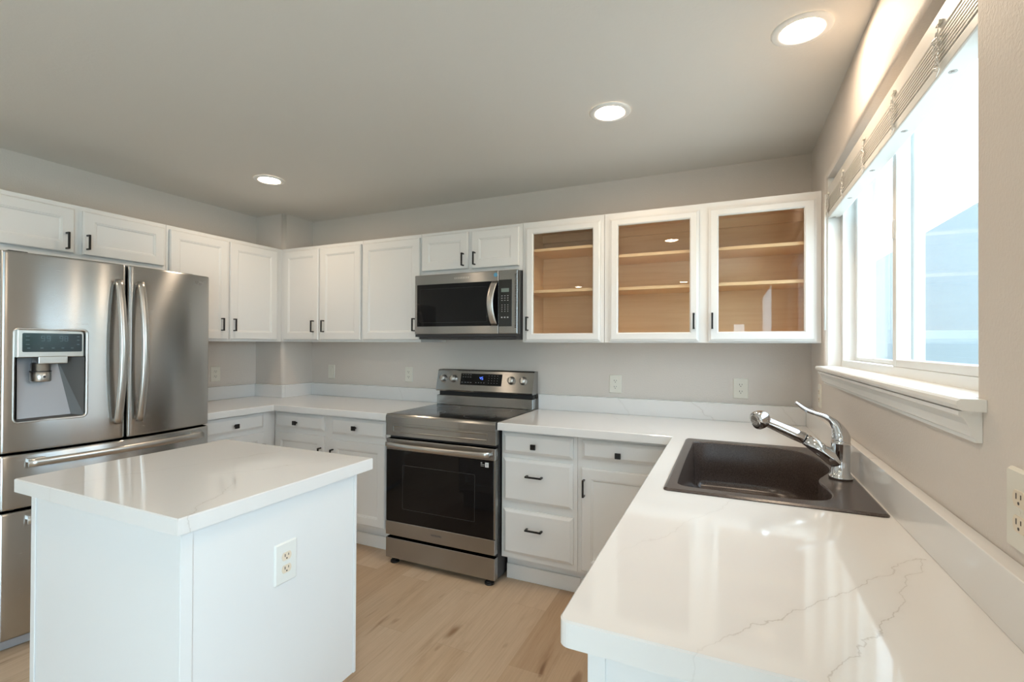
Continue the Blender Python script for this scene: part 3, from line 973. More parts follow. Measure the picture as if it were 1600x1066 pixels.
prof = [(-0.005, zt), (-0.002, zt - 0.0012), (0.0, zt - 0.005), (0.004, 0.80), (0.006, 0.76), (0.012, 0.742), (0.024, 0.731), (0.045, 0.727)]
loops = [[(a, b, z) for a, b in shrink(bc, d)] for d, z in prof]
last = loops[-1]
for f in (0.75, 0.5, 0.2):
    loops.append([(cen.x + (p[0] - cen.x) * f, cen.y + (p[1] - cen.y) * f, 0.727 - 0.002 * (1 - f)) for p in last])
m.rings(loops, cap0=False, cap1=True, smooth=True)
m.build('basin', SINKM, sk)
MB().lathe((-0.33, -1.14, 0.7258), [(0.0, 0.0015), (0.030, 0.0015), (0.036, 0.0025), (0.045, 0.0025), (0.047, 0.0)], 28).build('drain', CHROME, sk)

# ------------------------------------------------------------------ faucet
fx, fy, fz = -0.082, -1.215, zt + 0.0003
fa = thing('kitchen_faucet', 'chrome single-lever pull-out faucet standing on the sink deck', 'faucet', (fx, fy, fz))
m = MB()
m.lathe((fx, fy, fz), [(0.0, 0.0), (0.033, 0.0), (0.034, 0.006), (0.032, 0.011), (0.0275, 0.014), (0.0275, 0.019), (0.0262, 0.021), (0.0262, 0.112), (0.0272, 0.113), (0.0272, 0.117), (0.0255, 0.1185), (0.0255, 0.1235), (0.0, 0.1235)], 36)
m.build('body', CHROME, fa)
p0 = Vector((fx - 0.002, fy, 0.978)); p1 = Vector((-0.180, fy, 1.046)); p2 = Vector((-0.300, fy, 1.098))
sp = [p0, p0 + (p1 - p0) * 0.22, p0 + (p1 - p0) * 0.5, p1]
MB().tube(sp, [0.0262, 0.0262, 0.0225, 0.0192], 24, caps=True).build('spout', CHROME, fa)
dv = (p2 - p1).normalized()
MB().tube([p1 - dv * 0.001, p1 + dv * 0.004], 0.0165, 20).build('spout_ring', BLACK, fa)
ph = p1 + dv * 0.0045
MB().tube([ph, ph + dv * 0.002, ph + dv * 0.03, ph + dv * 0.08, p2 - dv * 0.006, p2 + dv * 0.004], [0.0178, 0.0192, 0.0192, 0.0175, 0.0165, 0.018], 24).build('spray_wand', CHROME, fa)
# spray head: a rounded drum facing down and outward
hc = p2 + Vector((-0.008, 0, 0.006))
ax = Vector((-0.80, -0.55, -0.22)).normalized()
m = MB()
m.lathe(hc - ax * 0.020, [(0.0, 0.0), (0.016, 0.001), (0.0245, 0.006), (0.0290, 0.015), (0.0315, 0.028), (0.0315, 0.040), (0.0290, 0.046), (0.0240, 0.048), (0.0, 0.0482)], 36, ax)
m.build('spray_head', CHROME, fa)
m = MB().lathe(hc + ax * 0.0284, [(0.0, 0.0022), (0.0150, 0.0020), (0.0195, 0.0010), (0.0205, -0.0004)], 28, ax)
m.build('spray_face', STEELH, fa)
m = MB()
t1 = ax.orthogonal().normalized(); t2 = ax.cross(t1)
for rr_, nn_ in ((0.006, 6), (0.011, 12), (0.016, 18)):
    for i in range(nn_):
        q = 2 * PI * i / nn_
        m.cyl(hc + ax * (0.0296 if rr_ < 0.016 else 0.0293) + (t1 * math.cos(q) + t2 * math.sin(q)) * rr_, ax, 0.0013, 0.0014, 6)
m.build('spray_nozzles', RUBBER, fa)
# lever: domed cap leaning into a curved handle
lp = [Vector((fx, fy, 1.0505)), Vector((fx + 0.001, fy, 1.060)), Vector((fx - 0.004, fy, 1.078)), Vector((fx - 0.012, fy, 1.096)), Vector((fx - 0.026, fy, 1.113)), Vector((fx - 0.046, fy, 1.125)), Vector((fx - 0.075, fy, 1.134)), Vector((fx - 0.100, fy, 1.145)), Vector((fx - 0.128, fy, 1.167))]
lc = catmull(lp, 6, False)
rad0 = [0.0265, 0.0262, 0.0225, 0.0160, 0.0100, 0.0072, 0.0062, 0.0060, 0.0045]
rr = []
for i in range(len(lc)):
    u = i / 6; k = min(int(u), len(rad0) - 2); rr.append(rad0[k] + (rad0[k + 1] - rad0[k]) * (u - k))
MB().tube(lc, rr, 20, upd=(0, 1, 0), flat=1.0).build('lever', CHROME, fa)

# ------------------------------------------------------------------ outlets and switch
def outlet(label, loc, rotz, plate_mat, rec_mat, w=0.072, h=0.117, duplex=True, thick=0.006):
    t = thing('wall_outlet' if duplex else 'wall_switch', label, 'outlet' if duplex else 'switch', loc, rotz, 'outlets and switch plates', local=True)
    pl = MB()
    out = rrect(-w / 2, w / 2, -h / 2, h / 2, 0.004, 3)
    inn = rrect(-w / 2 + 0.004, w / 2 - 0.004, -h / 2 + 0.004, h / 2 - 0.004, 0.003, 3)
    pl.rings([[(a, -0.0004, b) for a, b in out], [(a, -0.002, b) for a, b in out], [(a, -thick, b) for a, b in inn]])
    pl.build('plate', plate_mat, t)
    if duplex:
        for zc in (0.0195, -0.0195):
            r = MB()
            pts = []
            for i in range(24):
                q = 2 * PI * i / 24
                pts.append((0.0172 * math.cos(q), max(-0.0125, min(0.0125, 0.0172 * math.sin(q)))))
            r.rings([[(a, -thick + 0.0005, zc + b) for a, b in pts], [(a, -thick - 0.0015, zc + b) for a, b in pts]])
            ro = r.build('receptacle', rec_mat, t)
            s_ = MB()
            y1 = -thick - 0.0017
            s_.box(-0.0078, -0.0052, y1 - 0.0001, y1 + 0.001, zc - 0.001, zc + 0.008)
            s_.box(0.0052, 0.0076, y1 - 0.0001, y1 + 0.001, zc + 0.0005, zc + 0.0075)
            s_.cyl((0, y1 + 0.001, zc - 0.0065), (0, -1, 0), 0.0026, 0.0011, 10)
            s_.build('slots', SLOT, ro)
        MB().cyl((0, -thick + 0.0004, 0), (0, -1, 0), 0.003, 0.0012, 12).build('screw', plate_mat, t)
    else:
        MB().box(-0.0165, 0.0165, -thick - 0.0015, -thick + 0.001, -0.033, 0.033, 0.0008).build('switch_rocker', rec_mat, t)
    return t
outlet('pale rocker switch plate on the range wall nearest the corner column', (-3.481, 0, 1.119), 0, CREAM, CREAM, duplex=False)
outlet('pale duplex outlet on the range wall just before the range', (-2.682, 0, 1.119), 0, CREAM, CREAM)
outlet('pale duplex outlet under the glass cabinets, first one past the range', (-1.074, 0, 1.106), 0, CREAM, CREAM, w=0.080)
outlet('pale duplex outlet under the glass cabinets near the window corner', (-0.350, 0, 1.108), 0, CREAM, CREAM, w=0.080)
outlet('pale duplex outlet peeking out beside the refrigerator above the worktop', (-W, -0.648, 1.118), PI / 2, CREAM, CREAM, w=0.080)
outlet('ivory outlet on the window wall behind the faucet, under the sill end', (0, -0.285, 1.109), -PI / 2, CREAM, IVORY)
outlet('ivory outlet on the window wall cut off by the photo edge', (0, -2.083, 1.103), -PI / 2, CREAM, IVORY, w=0.084, h=0.127, thick=0.008)

# ------------------------------------------------------------------ kitchen island
IX0, IX1, IY0, IY1 = -2.430, -1.677, -2.305, -1.682
isl = thing('kitchen_island', 'white island with quartz top standing in front of the refrigerator', 'kitchen island', ((IX0 + IX1) / 2, (IY0 + IY1) / 2, 0))
m = MB()
m.box(IX0, IX1, IY0, IY1 - 0.075, 0.0, CB - 0.0005)
m.box(IX0, IX1, IY1 - 0.075, IY1, 0.14, CB - 0.0005)
m.build('body', ISLEW, isl)
m = MB()
t_ = 0.004
m.box(IX1 + 0.0003, IX1 + t_, IY0 - t_, IY0 + 0.027, 0.0, CB - 0.001, 0.0012)
m.box(IX1 - 0.005, IX1 + 0.0005, IY0 - t_, IY0 - 0.0003, 0.0, CB - 0.001)
m.build('corner_trim', ISLEW, isl)
m = MB()
m.box(IX1 + 0.0003, IX1 + t_, IY1 - 0.010, IY1 + 0.002, 0.14, CB - 0.001, 0.0012)
m.build('corner_trim', ISLEW, isl)
m = MB()
m.box(IX0 - t_, IX0 + 0.022, IY0 - t_, IY0 - 0.0003, 0.0, CB - 0.001, 0.0012)
m.build('corner_trim', ISLEW, isl)
m = MB()
m.box(IX1 + 0.0003, IX1 + 0.003, IY0 + 0.027, IY1 - 0.010, CB - 0.016, CB - 0.001)
m.build('top_trim', ISLEW, isl)
for k, (a, b) in enumerate(((IX0 + 0.02, (IX0 + IX1) / 2 - 0.01), ((IX0 + IX1) / 2 + 0.01, IX1 - 0.02))):
    d = MB()
    def flip(mb_): mb_.v = [(x, 2 * (IY1 + 0.0006) - y, z) for x, y, z in mb_.v]; return mb_
    dd = flip(panel_door(a, b, 0.172, 0.855, IY1 + 0.0006)).build('door', ISLEW, isl)
    hx = b - 0.03 if k == 0 else a + 0.03
    flip(bar_pull(hx, 0.70, 0.79, IY1 + 0.0006 - T)).build('handle', BLACK, dd)
poly = [(-2.492, -2.329), (-1.652, -2.329), (-1.652, -1.618), (-2.492, -1.618)]
slab(MB(), poly, CB, CT).build('top', QUARTZI, isl)
outlet('white plate with ivory duplex outlet on the side of the island', (IX1, -1.9915, 0.672), PI / 2, PLATEW, IVORY, w=0.082, h=0.127)

# ------------------------------------------------------------------ refrigerator
FY0, FY1, FYC = -2.100, -1.184, -1.642
FR = thing('refrigerator', 'stainless french-door refrigerator with ice and water dispenser', 'refrigerator', (-3.65, FYC, 0))
MB().box(-3.985, -3.372, FY0 + 0.006, FY1 - 0.006, 0.045, 1.750, 0.004).build('body', DARKM, FR)
m = MB()
for yy in (FY0 + 0.05, FY1 - 0.12):
    m.box(-3.46, -3.36, yy, yy + 0.07, 1.7502, 1.772, 0.004)
m.build('hinge_cover', DARKM, FR)
def fr_x(y):
    return -3.285 + 0.050 * (1 - ((y - FYC - 0.02) / 0.47) ** 2)
def door_panel(y0, y1, z0, z1, hole=None, back=-3.368, R=0.016, Rz=0.010):
    def rnd(d, R): return 0.0 if d >= R else R - math.sqrt(max(0.0, R * R - (R - d) ** 2))
    ys = [y0, y0 + R * 0.08, y0 + R * 0.3, y0 + R * 0.6, y0 + R]
    ys += [y0 + R + (y1 - y0 - 2 * R) * i / 22 for i in range(1, 22)]
    ys += [y1 - R, y1 - R * 0.6, y1 - R * 0.3, y1 - R * 0.08, y1]
    zs = [z0, z0 + Rz * 0.3, z0 + Rz, z1 - Rz, z1 - Rz * 0.3, z1]
    if hole:
        ys = sorted(set([y for y in ys if not (hole[0] - 0.01 < y < hole[0] + 0.01 or hole[1] - 0.01 < y < hole[1] + 0.01)] + [hole[0], hole[1]]))
        zs = sorted(set(zs + [hole[2], hole[3]]))
    m = MB()
    ny, nz = len(ys), len(zs)
    vs = []
    for z in zs:
        for y in ys:
            x = fr_x(y) - rnd(min(y - y0, y1 - y), R) - rnd(min(z - z0, z1 - z), Rz)
            vs.append((x, y, z))
    fs = []
    for j in range(nz - 1):
        for i in range(ny - 1):
            if hole and hole[0] - 1e-6 <= ys[i] and ys[i + 1] <= hole[1] + 1e-6 and hole[2] - 1e-6 <= zs[j] and zs[j + 1] <= hole[3] + 1e-6:
                continue
            fs.append((j * ny + i, j * ny + i + 1, (j + 1) * ny + i + 1, (j + 1) * ny + i))
    m.add(vs, fs, True)
    # sides to the back plane
    b = [(back, y0, z0), (back, y1, z0), (back, y1, z1), (back, y0, z1)]
    m.add([vs[i] for i in range(ny)] + [(back, y, z0) for y in ys], [(i, i + 1, ny + i + 1, ny + i) for i in range(ny - 1)])
    tp = (nz - 1) * ny
    m.add([vs[tp + i] for i in range(ny)] + [(back, y, z1) for y in ys], [(i, i + 1, ny + i + 1, ny + i) for i in range(ny - 1)])
    for c, y in ((0, y0), (ny - 1, y1)):
        m.add([vs[j * ny + c] for j in range(nz)] + [(back, y, z) for z in zs], [(j, j + 1, nz + j + 1, nz + j) for j in range(nz - 1)])
    m.add(b, [(0, 1, 2, 3)])
    return m
DY0, DY1, DZa, DZb, DZm = -2.060, -1.802, 0.996, 1.420, 1.288
gp = 0.004
doorL = door_panel(FY0, FYC - gp, 0.868, 1.757, (DY0 + 0.008, DY1 - 0.008, DZa + 0.008, DZb - 0.008)).build('door', STEEL, FR)
doorR = door_panel(FYC + gp, FY1, 0.868, 1.757).build('door', STEEL, FR)
drM = door_panel(FY0, FY1, 0.617, 0.858).build('drawer', STEEL, FR)
drB = door_panel(FY0, FY1, 0.050, 0.606).build('drawer', STEEL, FR)
m = MB()
for i in range(12):
    a, b = FY0 + 0.01 + (FY1 - FY0 - 0.02) * i / 12, FY0 + 0.01 + (FY1 - FY0 - 0.02) * (i + 1) / 12
    fa_, fb_ = fr_x(a) - 0.02, fr_x(b) - 0.02
    m.add([(fa_, a, 0.044), (fb_, b, 0.044), (fb_ - 0.012, b, 0.004), (fa_ - 0.012, a, 0.004), (-3.372, a, 0.044), (-3.372, b, 0.044), (-3.372, b, 0.004), (-3.372, a, 0.004)],
          [(0, 1, 2, 3), (0, 4, 5, 1), (3, 2, 6, 7), (4, 7, 6, 5)], False)
m.build('base_grille', RECESS, FR)
for yy in (FY0 + 0.08, FY1 - 0.08):
    for xx in (-3.45, -3.9): MB().cyl((xx, yy, 0.0), (0, 0, 1), 0.02, 0.046, 14).build('levelling_foot', RUBBER, FR)
# bowed door handles
def bow_handle(y, z0, z1):
    pts = []
    for i in range(25):
        u = i / 24
        pts.append((fr_x(y) + 0.020 + 0.048 * math.sin(PI * u) ** 0.8, y, z0 + (z1 - z0) * u))
    m = MB().tube(pts, 0.0115, 14, upd=(0, 1, 0), flat=1.55)
    for z in (z0 + 0.012, z1 - 0.012):
        m.tube([(fr_x(y) - 0.001, y, z), (fr_x(y) + 0.024, y, z)], 0.0095, 12)
    return m
bow_handle(-1.690, 0.950, 1.672).build('handle', STEELH, doorL)
bow_handle(-1.592, 0.950, 1.672).build('handle', STEELH, doorR)
def drawer_handle(z, y0, y1):
    pts = []
    for i in range(25):
        u = i / 24
        y = y0 + (y1 - y0) * u
        pts.append((fr_x(y) + 0.034, y, z))
    m = MB().tube(pts, 0.010, 14, upd=(0, 0, 1), flat=1.7)
    for y in (y0 + 0.03, y1 - 0.03):
        m.box(fr_x(y) - 0.006, fr_x(y) + 0.034, y - 0.028, y + 0.028, z + 0.002, z + 0.020, 0.003)
    return m
drawer_handle(0.818, -2.018, -1.250).build('handle', STEELH, drM)
drawer_handle(0.565, -2.018, -1.250).build('handle', STEELH, drB)
# dispenser
def on_front(y, z, off): return (fr_x(y) + off, y, z)
m = MB()
o_ = rrect(DY0, DY1, DZa, DZb, 0.022, 6); i_ = rrect(DY0 + 0.010, DY1 - 0.010, DZa + 0.010, DZb - 0.010, 0.014, 6)
m.rings([[on_front(a, b, -0.003) for a, b in o_], [on_front(a, b, 0.002) for a, b in o_], [on_front(a, b, 0.003) for a, b in rrect(DY0 + .003, DY1 - .003, DZa + .003, DZb - .003, .019, 6)], [on_front(a, b, 0.002) for a, b in i_], [on_front(a, b, -0.004) for a, b in i_]], cap0=False, cap1=False, smooth=True)
dsp = m.build('dispenser', STEELH, doorL)
m = MB()
hd = MB().box(fr_x(-1.93) - 0.05, fr_x(-1.93) + 0.0005, DY0 + 0.008, DY1 - 0.008, DZm, DZb - 0.008, 0.003)
hd.build('dispenser_panel', STEELH, doorL)
m = MB()
pp = rrect(-2.036, -1.822, 1.312, 1.397, 0.005, 3)
m.rings([[(fr_x(-1.93) + 0.0008, a, b) for a, b in pp], [(fr_x(-1.93) + 0.002, a, b) for a, b in pp]])
m.build('display', TEAL, doorL)
m = MB()
xd = fr_x(-1.93) + 0.0022
def seg_digit(m, y, z, s, segs, put):
    w_, h_, t_ = s * 0.5, s, s * 0.09
    for k in segs:
        if k in 'agd':
            zz = {'a': h_, 'g': h_ / 2, 'd': 0}[k]
            put(m, y, y + w_, z + zz - t_ / 2, z + zz + t_ / 2)
        else:
            yy = w_ if k in 'bc' else 0
            zz = h_ / 2 if k in 'bf' else 0
            put(m, y + yy - t_ / 2, y + yy + t_ / 2, z + zz, z + zz + h_ / 2)
def put_fr(m, a0, a1, z0, z1): m.box(xd, xd + 0.0002, a0, a1, z0, z1)
for y, sg in ((-1.972, 'afgbcd'), (-1.952, 'afgbcd'), (-1.906, 'abgcdf'), (-1.888, 'abgcdef')):
    m = MB()
    seg_digit(m, y, 1.362, 0.022, sg, put_fr)
    m.build('display_digit', INKT, doorL)
for y in (-2.02, -1.975, -1.935, -1.90, -1.865):
    MB().box(xd, xd + 0.0002, y, y + 0.010, 1.328, 1.331).build('display_icon', INKT, doorL)
for z in (1.345, 1.365, 1.382):
    MB().box(xd, xd + 0.0002, -1.842, -1.832, z, z + 0.003).build('display_icon', INKT, doorL)
    MB().box(xd, xd + 0.0002, -2.025, -2.012, z, z + 0.002).build('display_icon', INKT, doorL)
# recess
m = MB()
ya, yb, za, zb = DY0 + 0.008, DY1 - 0.008, DZa + 0.008, DZm
xa, xb = fr_x(-1.93) - 0.002, fr_x(-1.93) - 0.085
rv = [(xa, ya, za), (xa, yb, za), (xa, yb, zb), (xa, ya, zb), (xb + 0.055, ya + 0.012, za + 0.01), (xb + 0.055, yb - 0.04, za + 0.01), (xb, yb - 0.075, zb), (xb, ya + 0.03, zb)]
m.add(rv, [(4, 5, 6, 7)])
MB().add(rv, [(0, 1, 5, 4), (1, 2, 6, 5), (0, 4, 7, 3), (2, 3, 7, 6)]).build('recess_wall', RECESSD, doorL, fix=False)
m.build('dispenser_recess', RECESS, doorL, fix=False)
m = MB()
m.box(xb + 0.02, xa + 0.006, -1.982, -1.876, DZm - 0.030, DZm + 0.004, 0.003)
m.build('dispenser_spout', STEELH, doorL)
m = MB()
m.lathe((xb + 0.045, -1.958, DZm - 0.112), [(0.0, 0.0), (0.034, 0.0), (0.037, 0.004), (0.037, 0.045), (0.034, 0.047), (0.034, 0.082), (0.030, 0.086), (0.0, 0.086)], 28)
m.build('dispenser_lever', STEELH, doorL)
m = MB().lathe((xb + 0.045, -1.958, DZm - 0.112), [(0.0372, 0.044), (0.0378, 0.045), (0.0378, 0.048), (0.0345, 0.049)], 28)
m.box(xb + 0.0815, xb + 0.0828, -1.9625, -1.9535, DZm - 0.094, DZm - 0.085)
m.build('lever_seam', DARKM, doorL)
text('maker_lettering', 'SAMSUNG', 0.022, face_matrix((fr_x(-1.278) + 0.0018, -1.278, 1.714), (0.07, 1, 0), (0, 0, 1)), LOGOL, doorR)

# ------------------------------------------------------------------ range
RX0, RX1 = -2.357, -1.597
RG = thing('electric_range', 'stainless freestanding range with black glass oven door between the base cabinets', 'range', ((RX0 + RX1) / 2, -0.35, 0))
MB().box(RX0 + 0.002, RX1 - 0.002, -0.630, -0.035, 0.030, 0.903).build('body', DARKM, RG)
for x in (RX0 + 0.05, RX1 - 0.05):
    for y in (-0.640, -0.10):
        m = MB().cyl((x, y, 0), (0, 0, 1), 0.027, 0.012, 18).cyl((x, y, 0.0115), (0, 0, 1), 0.020, 0.008, 16).cyl((x, y, 0.019), (0, 0, 1), 0.010, 0.0145, 12)
        m.build('levelling_foot', RUBBER, RG)
ck = MB().box(RX0 - 0.0, RX1 + 0.0, -0.655, -0.115, 0.9035, 0.9215, 0.002).build('cooktop', COOKG, RG)
m = MB()
for x, y, r in ((RX0 + 0.19, -0.50, 0.115), (RX1 - 0.19, -0.50, 0.10), (RX0 + 0.19, -0.25, 0.08), (RX1 - 0.19, -0.25, 0.09)):
    n_ = 40
    vs = []
    for i in range(n_):
        q = 2 * PI * i / n_
        vs += [(x + r * math.cos(q), y + r * math.sin(q), 0.9217), (x + (r - 0.003) * math.cos(q), y + (r - 0.003) * math.sin(q), 0.9217)]
    m.add(vs, [(2 * i, (2 * i + 2) % (2 * n_), (2 * i + 3) % (2 * n_), 2 * i + 1) for i in range(n_)])
m.build('burner_rings', plain('burner_ring', (0.05, 0.05, 0.05), 0.3), ck)
# front band under the cooktop, with a long embossed bar
m = MB()
pf = [(-0.630, 0.9035), (-0.655, 0.9035), (-0.655, 0.9225), (-0.664, 0.9225), (-0.672, 0.916), (-0.676, 0.905), (-0.676, 0.868), (-0.671, 0.866), (-0.671, 0.790), (-0.630, 0.790)]
m.prism(pf, RX0, RX1, lambda a, b, h: (h, a, b))
fb = m.build('front_band', STEELR, RG)
m = MB()
o4 = rect_ring(RX0 + 0.05, RX1 - 0.05, 0.810, 0.855, -0.6712)
m.rings([o4, rect_ring(RX0 + 0.05, RX1 - 0.05, 0.810, 0.855, -0.6735, 0.003), rect_ring(RX0 + 0.05, RX1 - 0.05, 0.810, 0.855, -0.6735, 0.006), rect_ring(RX0 + 0.05, RX1 - 0.05, 0.810, 0.855, -0.6716, 0.009)])
m.build('embossed_bar', STEELR, fb)
# oven door
dr = MB()
dr.box(RX0 + 0.001, RX1 - 0.001, -0.672, -0.634, 0.176, 0.262, 0.003).box(RX0 + 0.001, RX1 - 0.001, -0.672, -0.634, 0.704, 0.771, 0.003)
dr.box(RX0 + 0.001, RX1 - 0.001, -0.666, -0.634, 0.262, 0.704)
od = dr.build('oven_door', STEELR, RG)
MB().box(RX0 + 0.003, RX1 - 0.014, -0.6705, -0.6665, 0.263, 0.703, 0.001).build('door_glass', BLKG, od)
m = MB()
wz0, wz1 = 0.345, 0.615
q = rrect(RX0 + 0.125, RX1 - 0.13, wz0, wz1, 0.006, 3); q2 = rrect(RX0 + 0.128, RX1 - 0.133, wz0 + 0.003, wz1 - 0.003, 0.005, 3)
vs = [(a, -0.6707, b) for a, b in q] + [(a, -0.6707, b) for a, b in q2]
n_ = len(q)
m.add(vs, [(i, (i + 1) % n_, n_ + (i + 1) % n_, n_ + i) for i in range(n_)])
m.build('window_outline', plain('glass_outline', (0.035, 0.035, 0.037), 0.1), od)
m = MB()
pts = []
hx0, hx1 = RX0 + 0.016, RX1 - 0.030
for i in range(25):
    u = i / 24
    pts.append((hx0 + (hx1 - hx0) * u, -0.694 - 0.034 * math.sin(PI * u) ** 0.7, 0.739))
m.tube(pts, 0.0055, 12, upd=(0, 0, 1), flat=2.7)
for x in (hx0 + 0.012, hx1 - 0.012): m.box(x - 0.012, x + 0.012, -0.698, -0.671, 0.731, 0.747, 0.002)
m.build('handle', STEELH, od)
m = MB().box(-1.662, -1.640, -0.6718, -0.6709, 0.664, 0.691)
m.build('energy_sticker', STICKW, od)
m = MB().box(-1.655, -1.647, -0.6722, -0.6719, 0.669, 0.686)
m.box(-1.690, -1.681, -0.6718, -0.6709, 0.683, 0.690).box(-1.690, -1.666, -0.6718, -0.6709, 0.676, 0.679).box(-1.690, -1.668, -0.6718, -0.6709, 0.668, 0.670)
m.build('sticker_print', INKW, od)
text('maker_lettering', 'SAMSUNG', 0.016, face_matrix((-1.985, -0.6725, 0.222), (1, 0, 0), (0, 0, 1)), LOGOD, od)
MB().box(RX0 + 0.001, RX1 - 0.001, -0.670, -0.632, 0.034, 0.158, 0.003).build('storage_drawer', STEELR, RG)
# back control panel
m = MB()
m.box(RX0 + 0.004, RX1 - 0.004, -0.110, -0.060, 0.922, 0.988, 0.002)
m.build('back_riser', STEELR, RG)
m = MB()
m.box(RX0 + 0.012, RX1 - 0.012, -0.085, -0.045, 0.988, 1.03)
m.build('vent_gap', RUBBER, RG)
m = MB()
cp = [(-0.020, 0.99), (-0.050, 0.99), (-0.050, 1.020), (-0.118, 1.020), (-0.122, 1.030), (-0.088, 1.166), (-0.080, 1.172), (-0.020, 1.172)]
m.prism(cp, RX0 + 0.002, RX1 - 0.002, lambda a, b, h: (h, a, b))
bgd = m.build('control_panel', STEELR, RG)
tilt_u = Vector((0, 0.034, 0.136)).normalized()       # up along the sloped face
nrm = Vector((0, -tilt_u.z, tilt_u.y))
def on_panel(x, s, off): # s: distance up the slope from the bottom edge
    return Vector((x, -0.122, 1.030)) + tilt_u * s + nrm * off
def panel_box(m, x0, x1, s0, s1, o0, o1):
    v = [on_panel(x, s, o) for o in (o0, o1) for s in (s0, s1) for x in (x0, x1)]
    m.add(v, [(0, 2, 3, 1), (4, 5, 7, 6), (0, 1, 5, 4), (2, 6, 7, 3), (0, 4, 6, 2), (1, 3, 7, 5)])
m = MB(); panel_box(m, -2.157, -1.833, 0.040, 0.122, 0.0002, 0.0022)
m.build('display', BLKG, bgd)
m = MB()
def put_p(mm, a0, a1, z0, z1): panel_box(mm, a0, a1, z0, z1, 0.0023, 0.0026)
seg_digit(m, -2.004, 0.082, 0.018, 'bcgf', put_p)
seg_digit(m, -1.988, 0.082, 0.018, 'afgcd', put_p)
m.build('clock_digits', BLUED, bgd)
m = MB()
for i in range(4):
    for s in (0.112, 0.095): put_p(m, -2.143 + i * 0.020, -2.133 + i * 0.020, s, s + 0.003)
for i in range(4): put_p(m, -2.035 + i * 0.021, -2.027 + i * 0.021, 0.056, 0.061)
for x in (-2.148, -2.122, -2.100, -2.078): put_p(m, x, x + 0.012, 0.056, 0.060)
for i in range(4):
    for s in (0.108, 0.091, 0.074, 0.057): put_p(m, -1.935 + i * 0.022, -1.929 + i * 0.022, s, s + 0.003)
m.build('display_lettering', plain('icon_grey', (0.22, 0.22, 0.22), 0.5), bgd)
for x in (-2.300, -2.214, -1.760, -1.672):
    m = MB()
    c = on_panel(x, 0.082, 0.0002)
    m.lathe(c, [(0.0, 0.0), (0.028, 0.0), (0.028, 0.003), (0.0225, 0.005), (0.0215, 0.024), (0.0195, 0.027), (0.0, 0.027)], 28, nrm)
    k = m.build('knob', STEELH, bgd)
    m = MB()
    v = [c + nrm * o + Vector((1, 0, 0)) * a + tilt_u * b for o in (0.0265, 0.033) for b in (-0.018, 0.018) for a in (-0.005, 0.005)]
    m.add(v, [(0, 2, 3, 1), (4, 5, 7, 6), (0, 1, 5, 4), (2, 6, 7, 3), (0, 4, 6, 2), (1, 3, 7, 5)])
    m.build('knob_grip', STEELH, k)

# ------------------------------------------------------------------ microwave
MX0, MX1, MZ0, MZ1 = -2.345, -1.588, 1.400, 1.818
MW = thing('microwave', 'stainless over-the-range microwave with black glass door under the short cabinet', 'microwave', ((MX0 + MX1) / 2, -0.2, MZ0))
MB().box(MX0 + 0.002, MX1 - 0.001, -0.352, -0.004, MZ0 + 0.004, MZ1, 0.002).build('body', DARKM, MW)
XS = -1.716
dm = MB()
dm.box(MX0, XS - 0.001, -0.398, -0.353, MZ0 + 0.022, MZ1 - 0.001, 0.004)
door = dm.build('door', STEELR, MW)
MB().box(-2.325, XS - 0.0015, -0.4005, -0.3982, 1.473, 1.752, 0.001).build('door_glass', BLKG, door)
m = MB()
q = rrect(-2.302, -1.795, 1.497, 1.722, 0.01, 3); q2 = rrect(-2.300, -1.797, 1.499, 1.720, 0.009, 3)
n_ = len(q)
m.add([(a, -0.4007, b) for a, b in q] + [(a, -0.4007, b) for a, b in q2], [(i, (i + 1) % n_, n_ + (i + 1) % n_, n_ + i) for i in range(n_)])
m.build('window_outline', MATS['glass_outline'], door)
m = MB()
pts = []
for i in range(21):
    u = i / 20
    pts.append((XS - 0.026 - 0.012 * math.sin(PI * u), -0.404 - 0.040 * math.sin(PI * u) ** 0.75, 1.478 + (1.745 - 1.478) * u))
m.tube(pts, 0.0055, 12, upd=(1, 0, 0), flat=4.0)
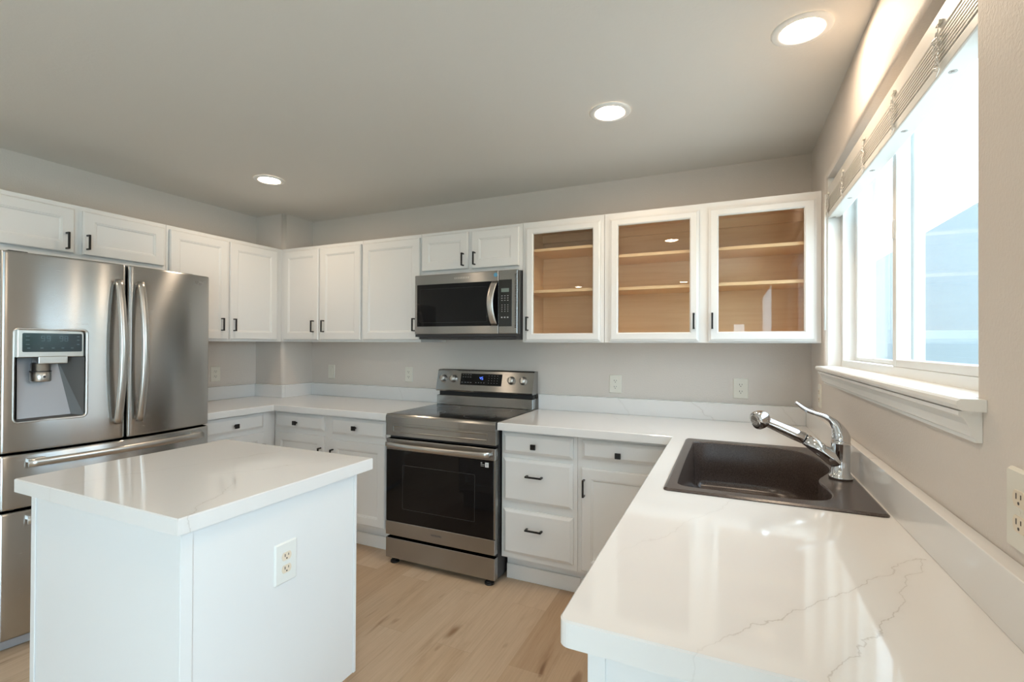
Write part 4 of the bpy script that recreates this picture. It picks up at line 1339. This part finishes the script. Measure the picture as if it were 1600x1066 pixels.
m.box(XS - 0.042, XS - 0.020, -0.41, -0.4006, 1.478, 1.495, 0.002).box(XS - 0.042, XS - 0.020, -0.41, -0.4006, 1.728, 1.745, 0.002)
m.build('handle', STEELH, door)
m = MB()
for i in range(9):
    m.box(-2.035 + i * 0.0125, -2.035 + i * 0.0125 + 0.008, -0.3986, -0.3981, 1.778, 1.790)
m.build('maker_lettering', LOGOL, door)
MB().cyl((-1.737, -0.3981, 1.790), (0, -1, 0), 0.013, 0.0006, 18).build('blue_sticker', STICKB, door)
cpn = MB().box(XS + 0.001, MX1, -0.398, -0.353, MZ0 + 0.022, MZ1 - 0.001, 0.004).build('control_side', STEELR, MW)
MB().box(XS + 0.001, -1.626, -0.4002, -0.3982, 1.468, 1.757, 0.001).build('keypad', PANELD, cpn)
MB().box(-1.696, -1.644, -0.4010, -0.4003, 1.680, 1.703).build('display', LCD, cpn)
m = MB()
for r_ in range(3):
    for c_ in range(3): m.box(-1.696 + c_ * 0.020, -1.687 + c_ * 0.020, -0.4008, -0.4003, 1.655 - r_ * 0.014, 1.658 - r_ * 0.014)
for r_ in range(4):
    for c_ in range(3): m.box(-1.693 + c_ * 0.020, -1.689 + c_ * 0.020, -0.4008, -0.4003, 1.598 - r_ * 0.013, 1.602 - r_ * 0.013)
for c_ in range(3): m.box(-1.697 + c_ * 0.020, -1.687 + c_ * 0.020, -0.4008, -0.4003, 1.520, 1.527)
m.build('keypad_print', INKW, cpn)
m = MB()
for i in range(34):
    z = 1.460 + i * 0.0098
    m.box(-1.606, -1.594, -0.3986, -0.3979, z, z + 0.005)
m.build('side_vents', DARKM, cpn)
m = MB()
m.box(MX0 + 0.03, MX1 - 0.004, -0.390, -0.03, MZ0 - 0.012, MZ0 + 0.0035, 0.003)
m.box(MX0 + 0.002, MX1 - 0.002, -0.392, -0.353, MZ0 + 0.004, MZ0 + 0.0215)
m.build('bottom_vent', DARKM, MW)

# tidy helper properties
for o in bpy.data.objects:
    if '_o' in o: del o['_o']
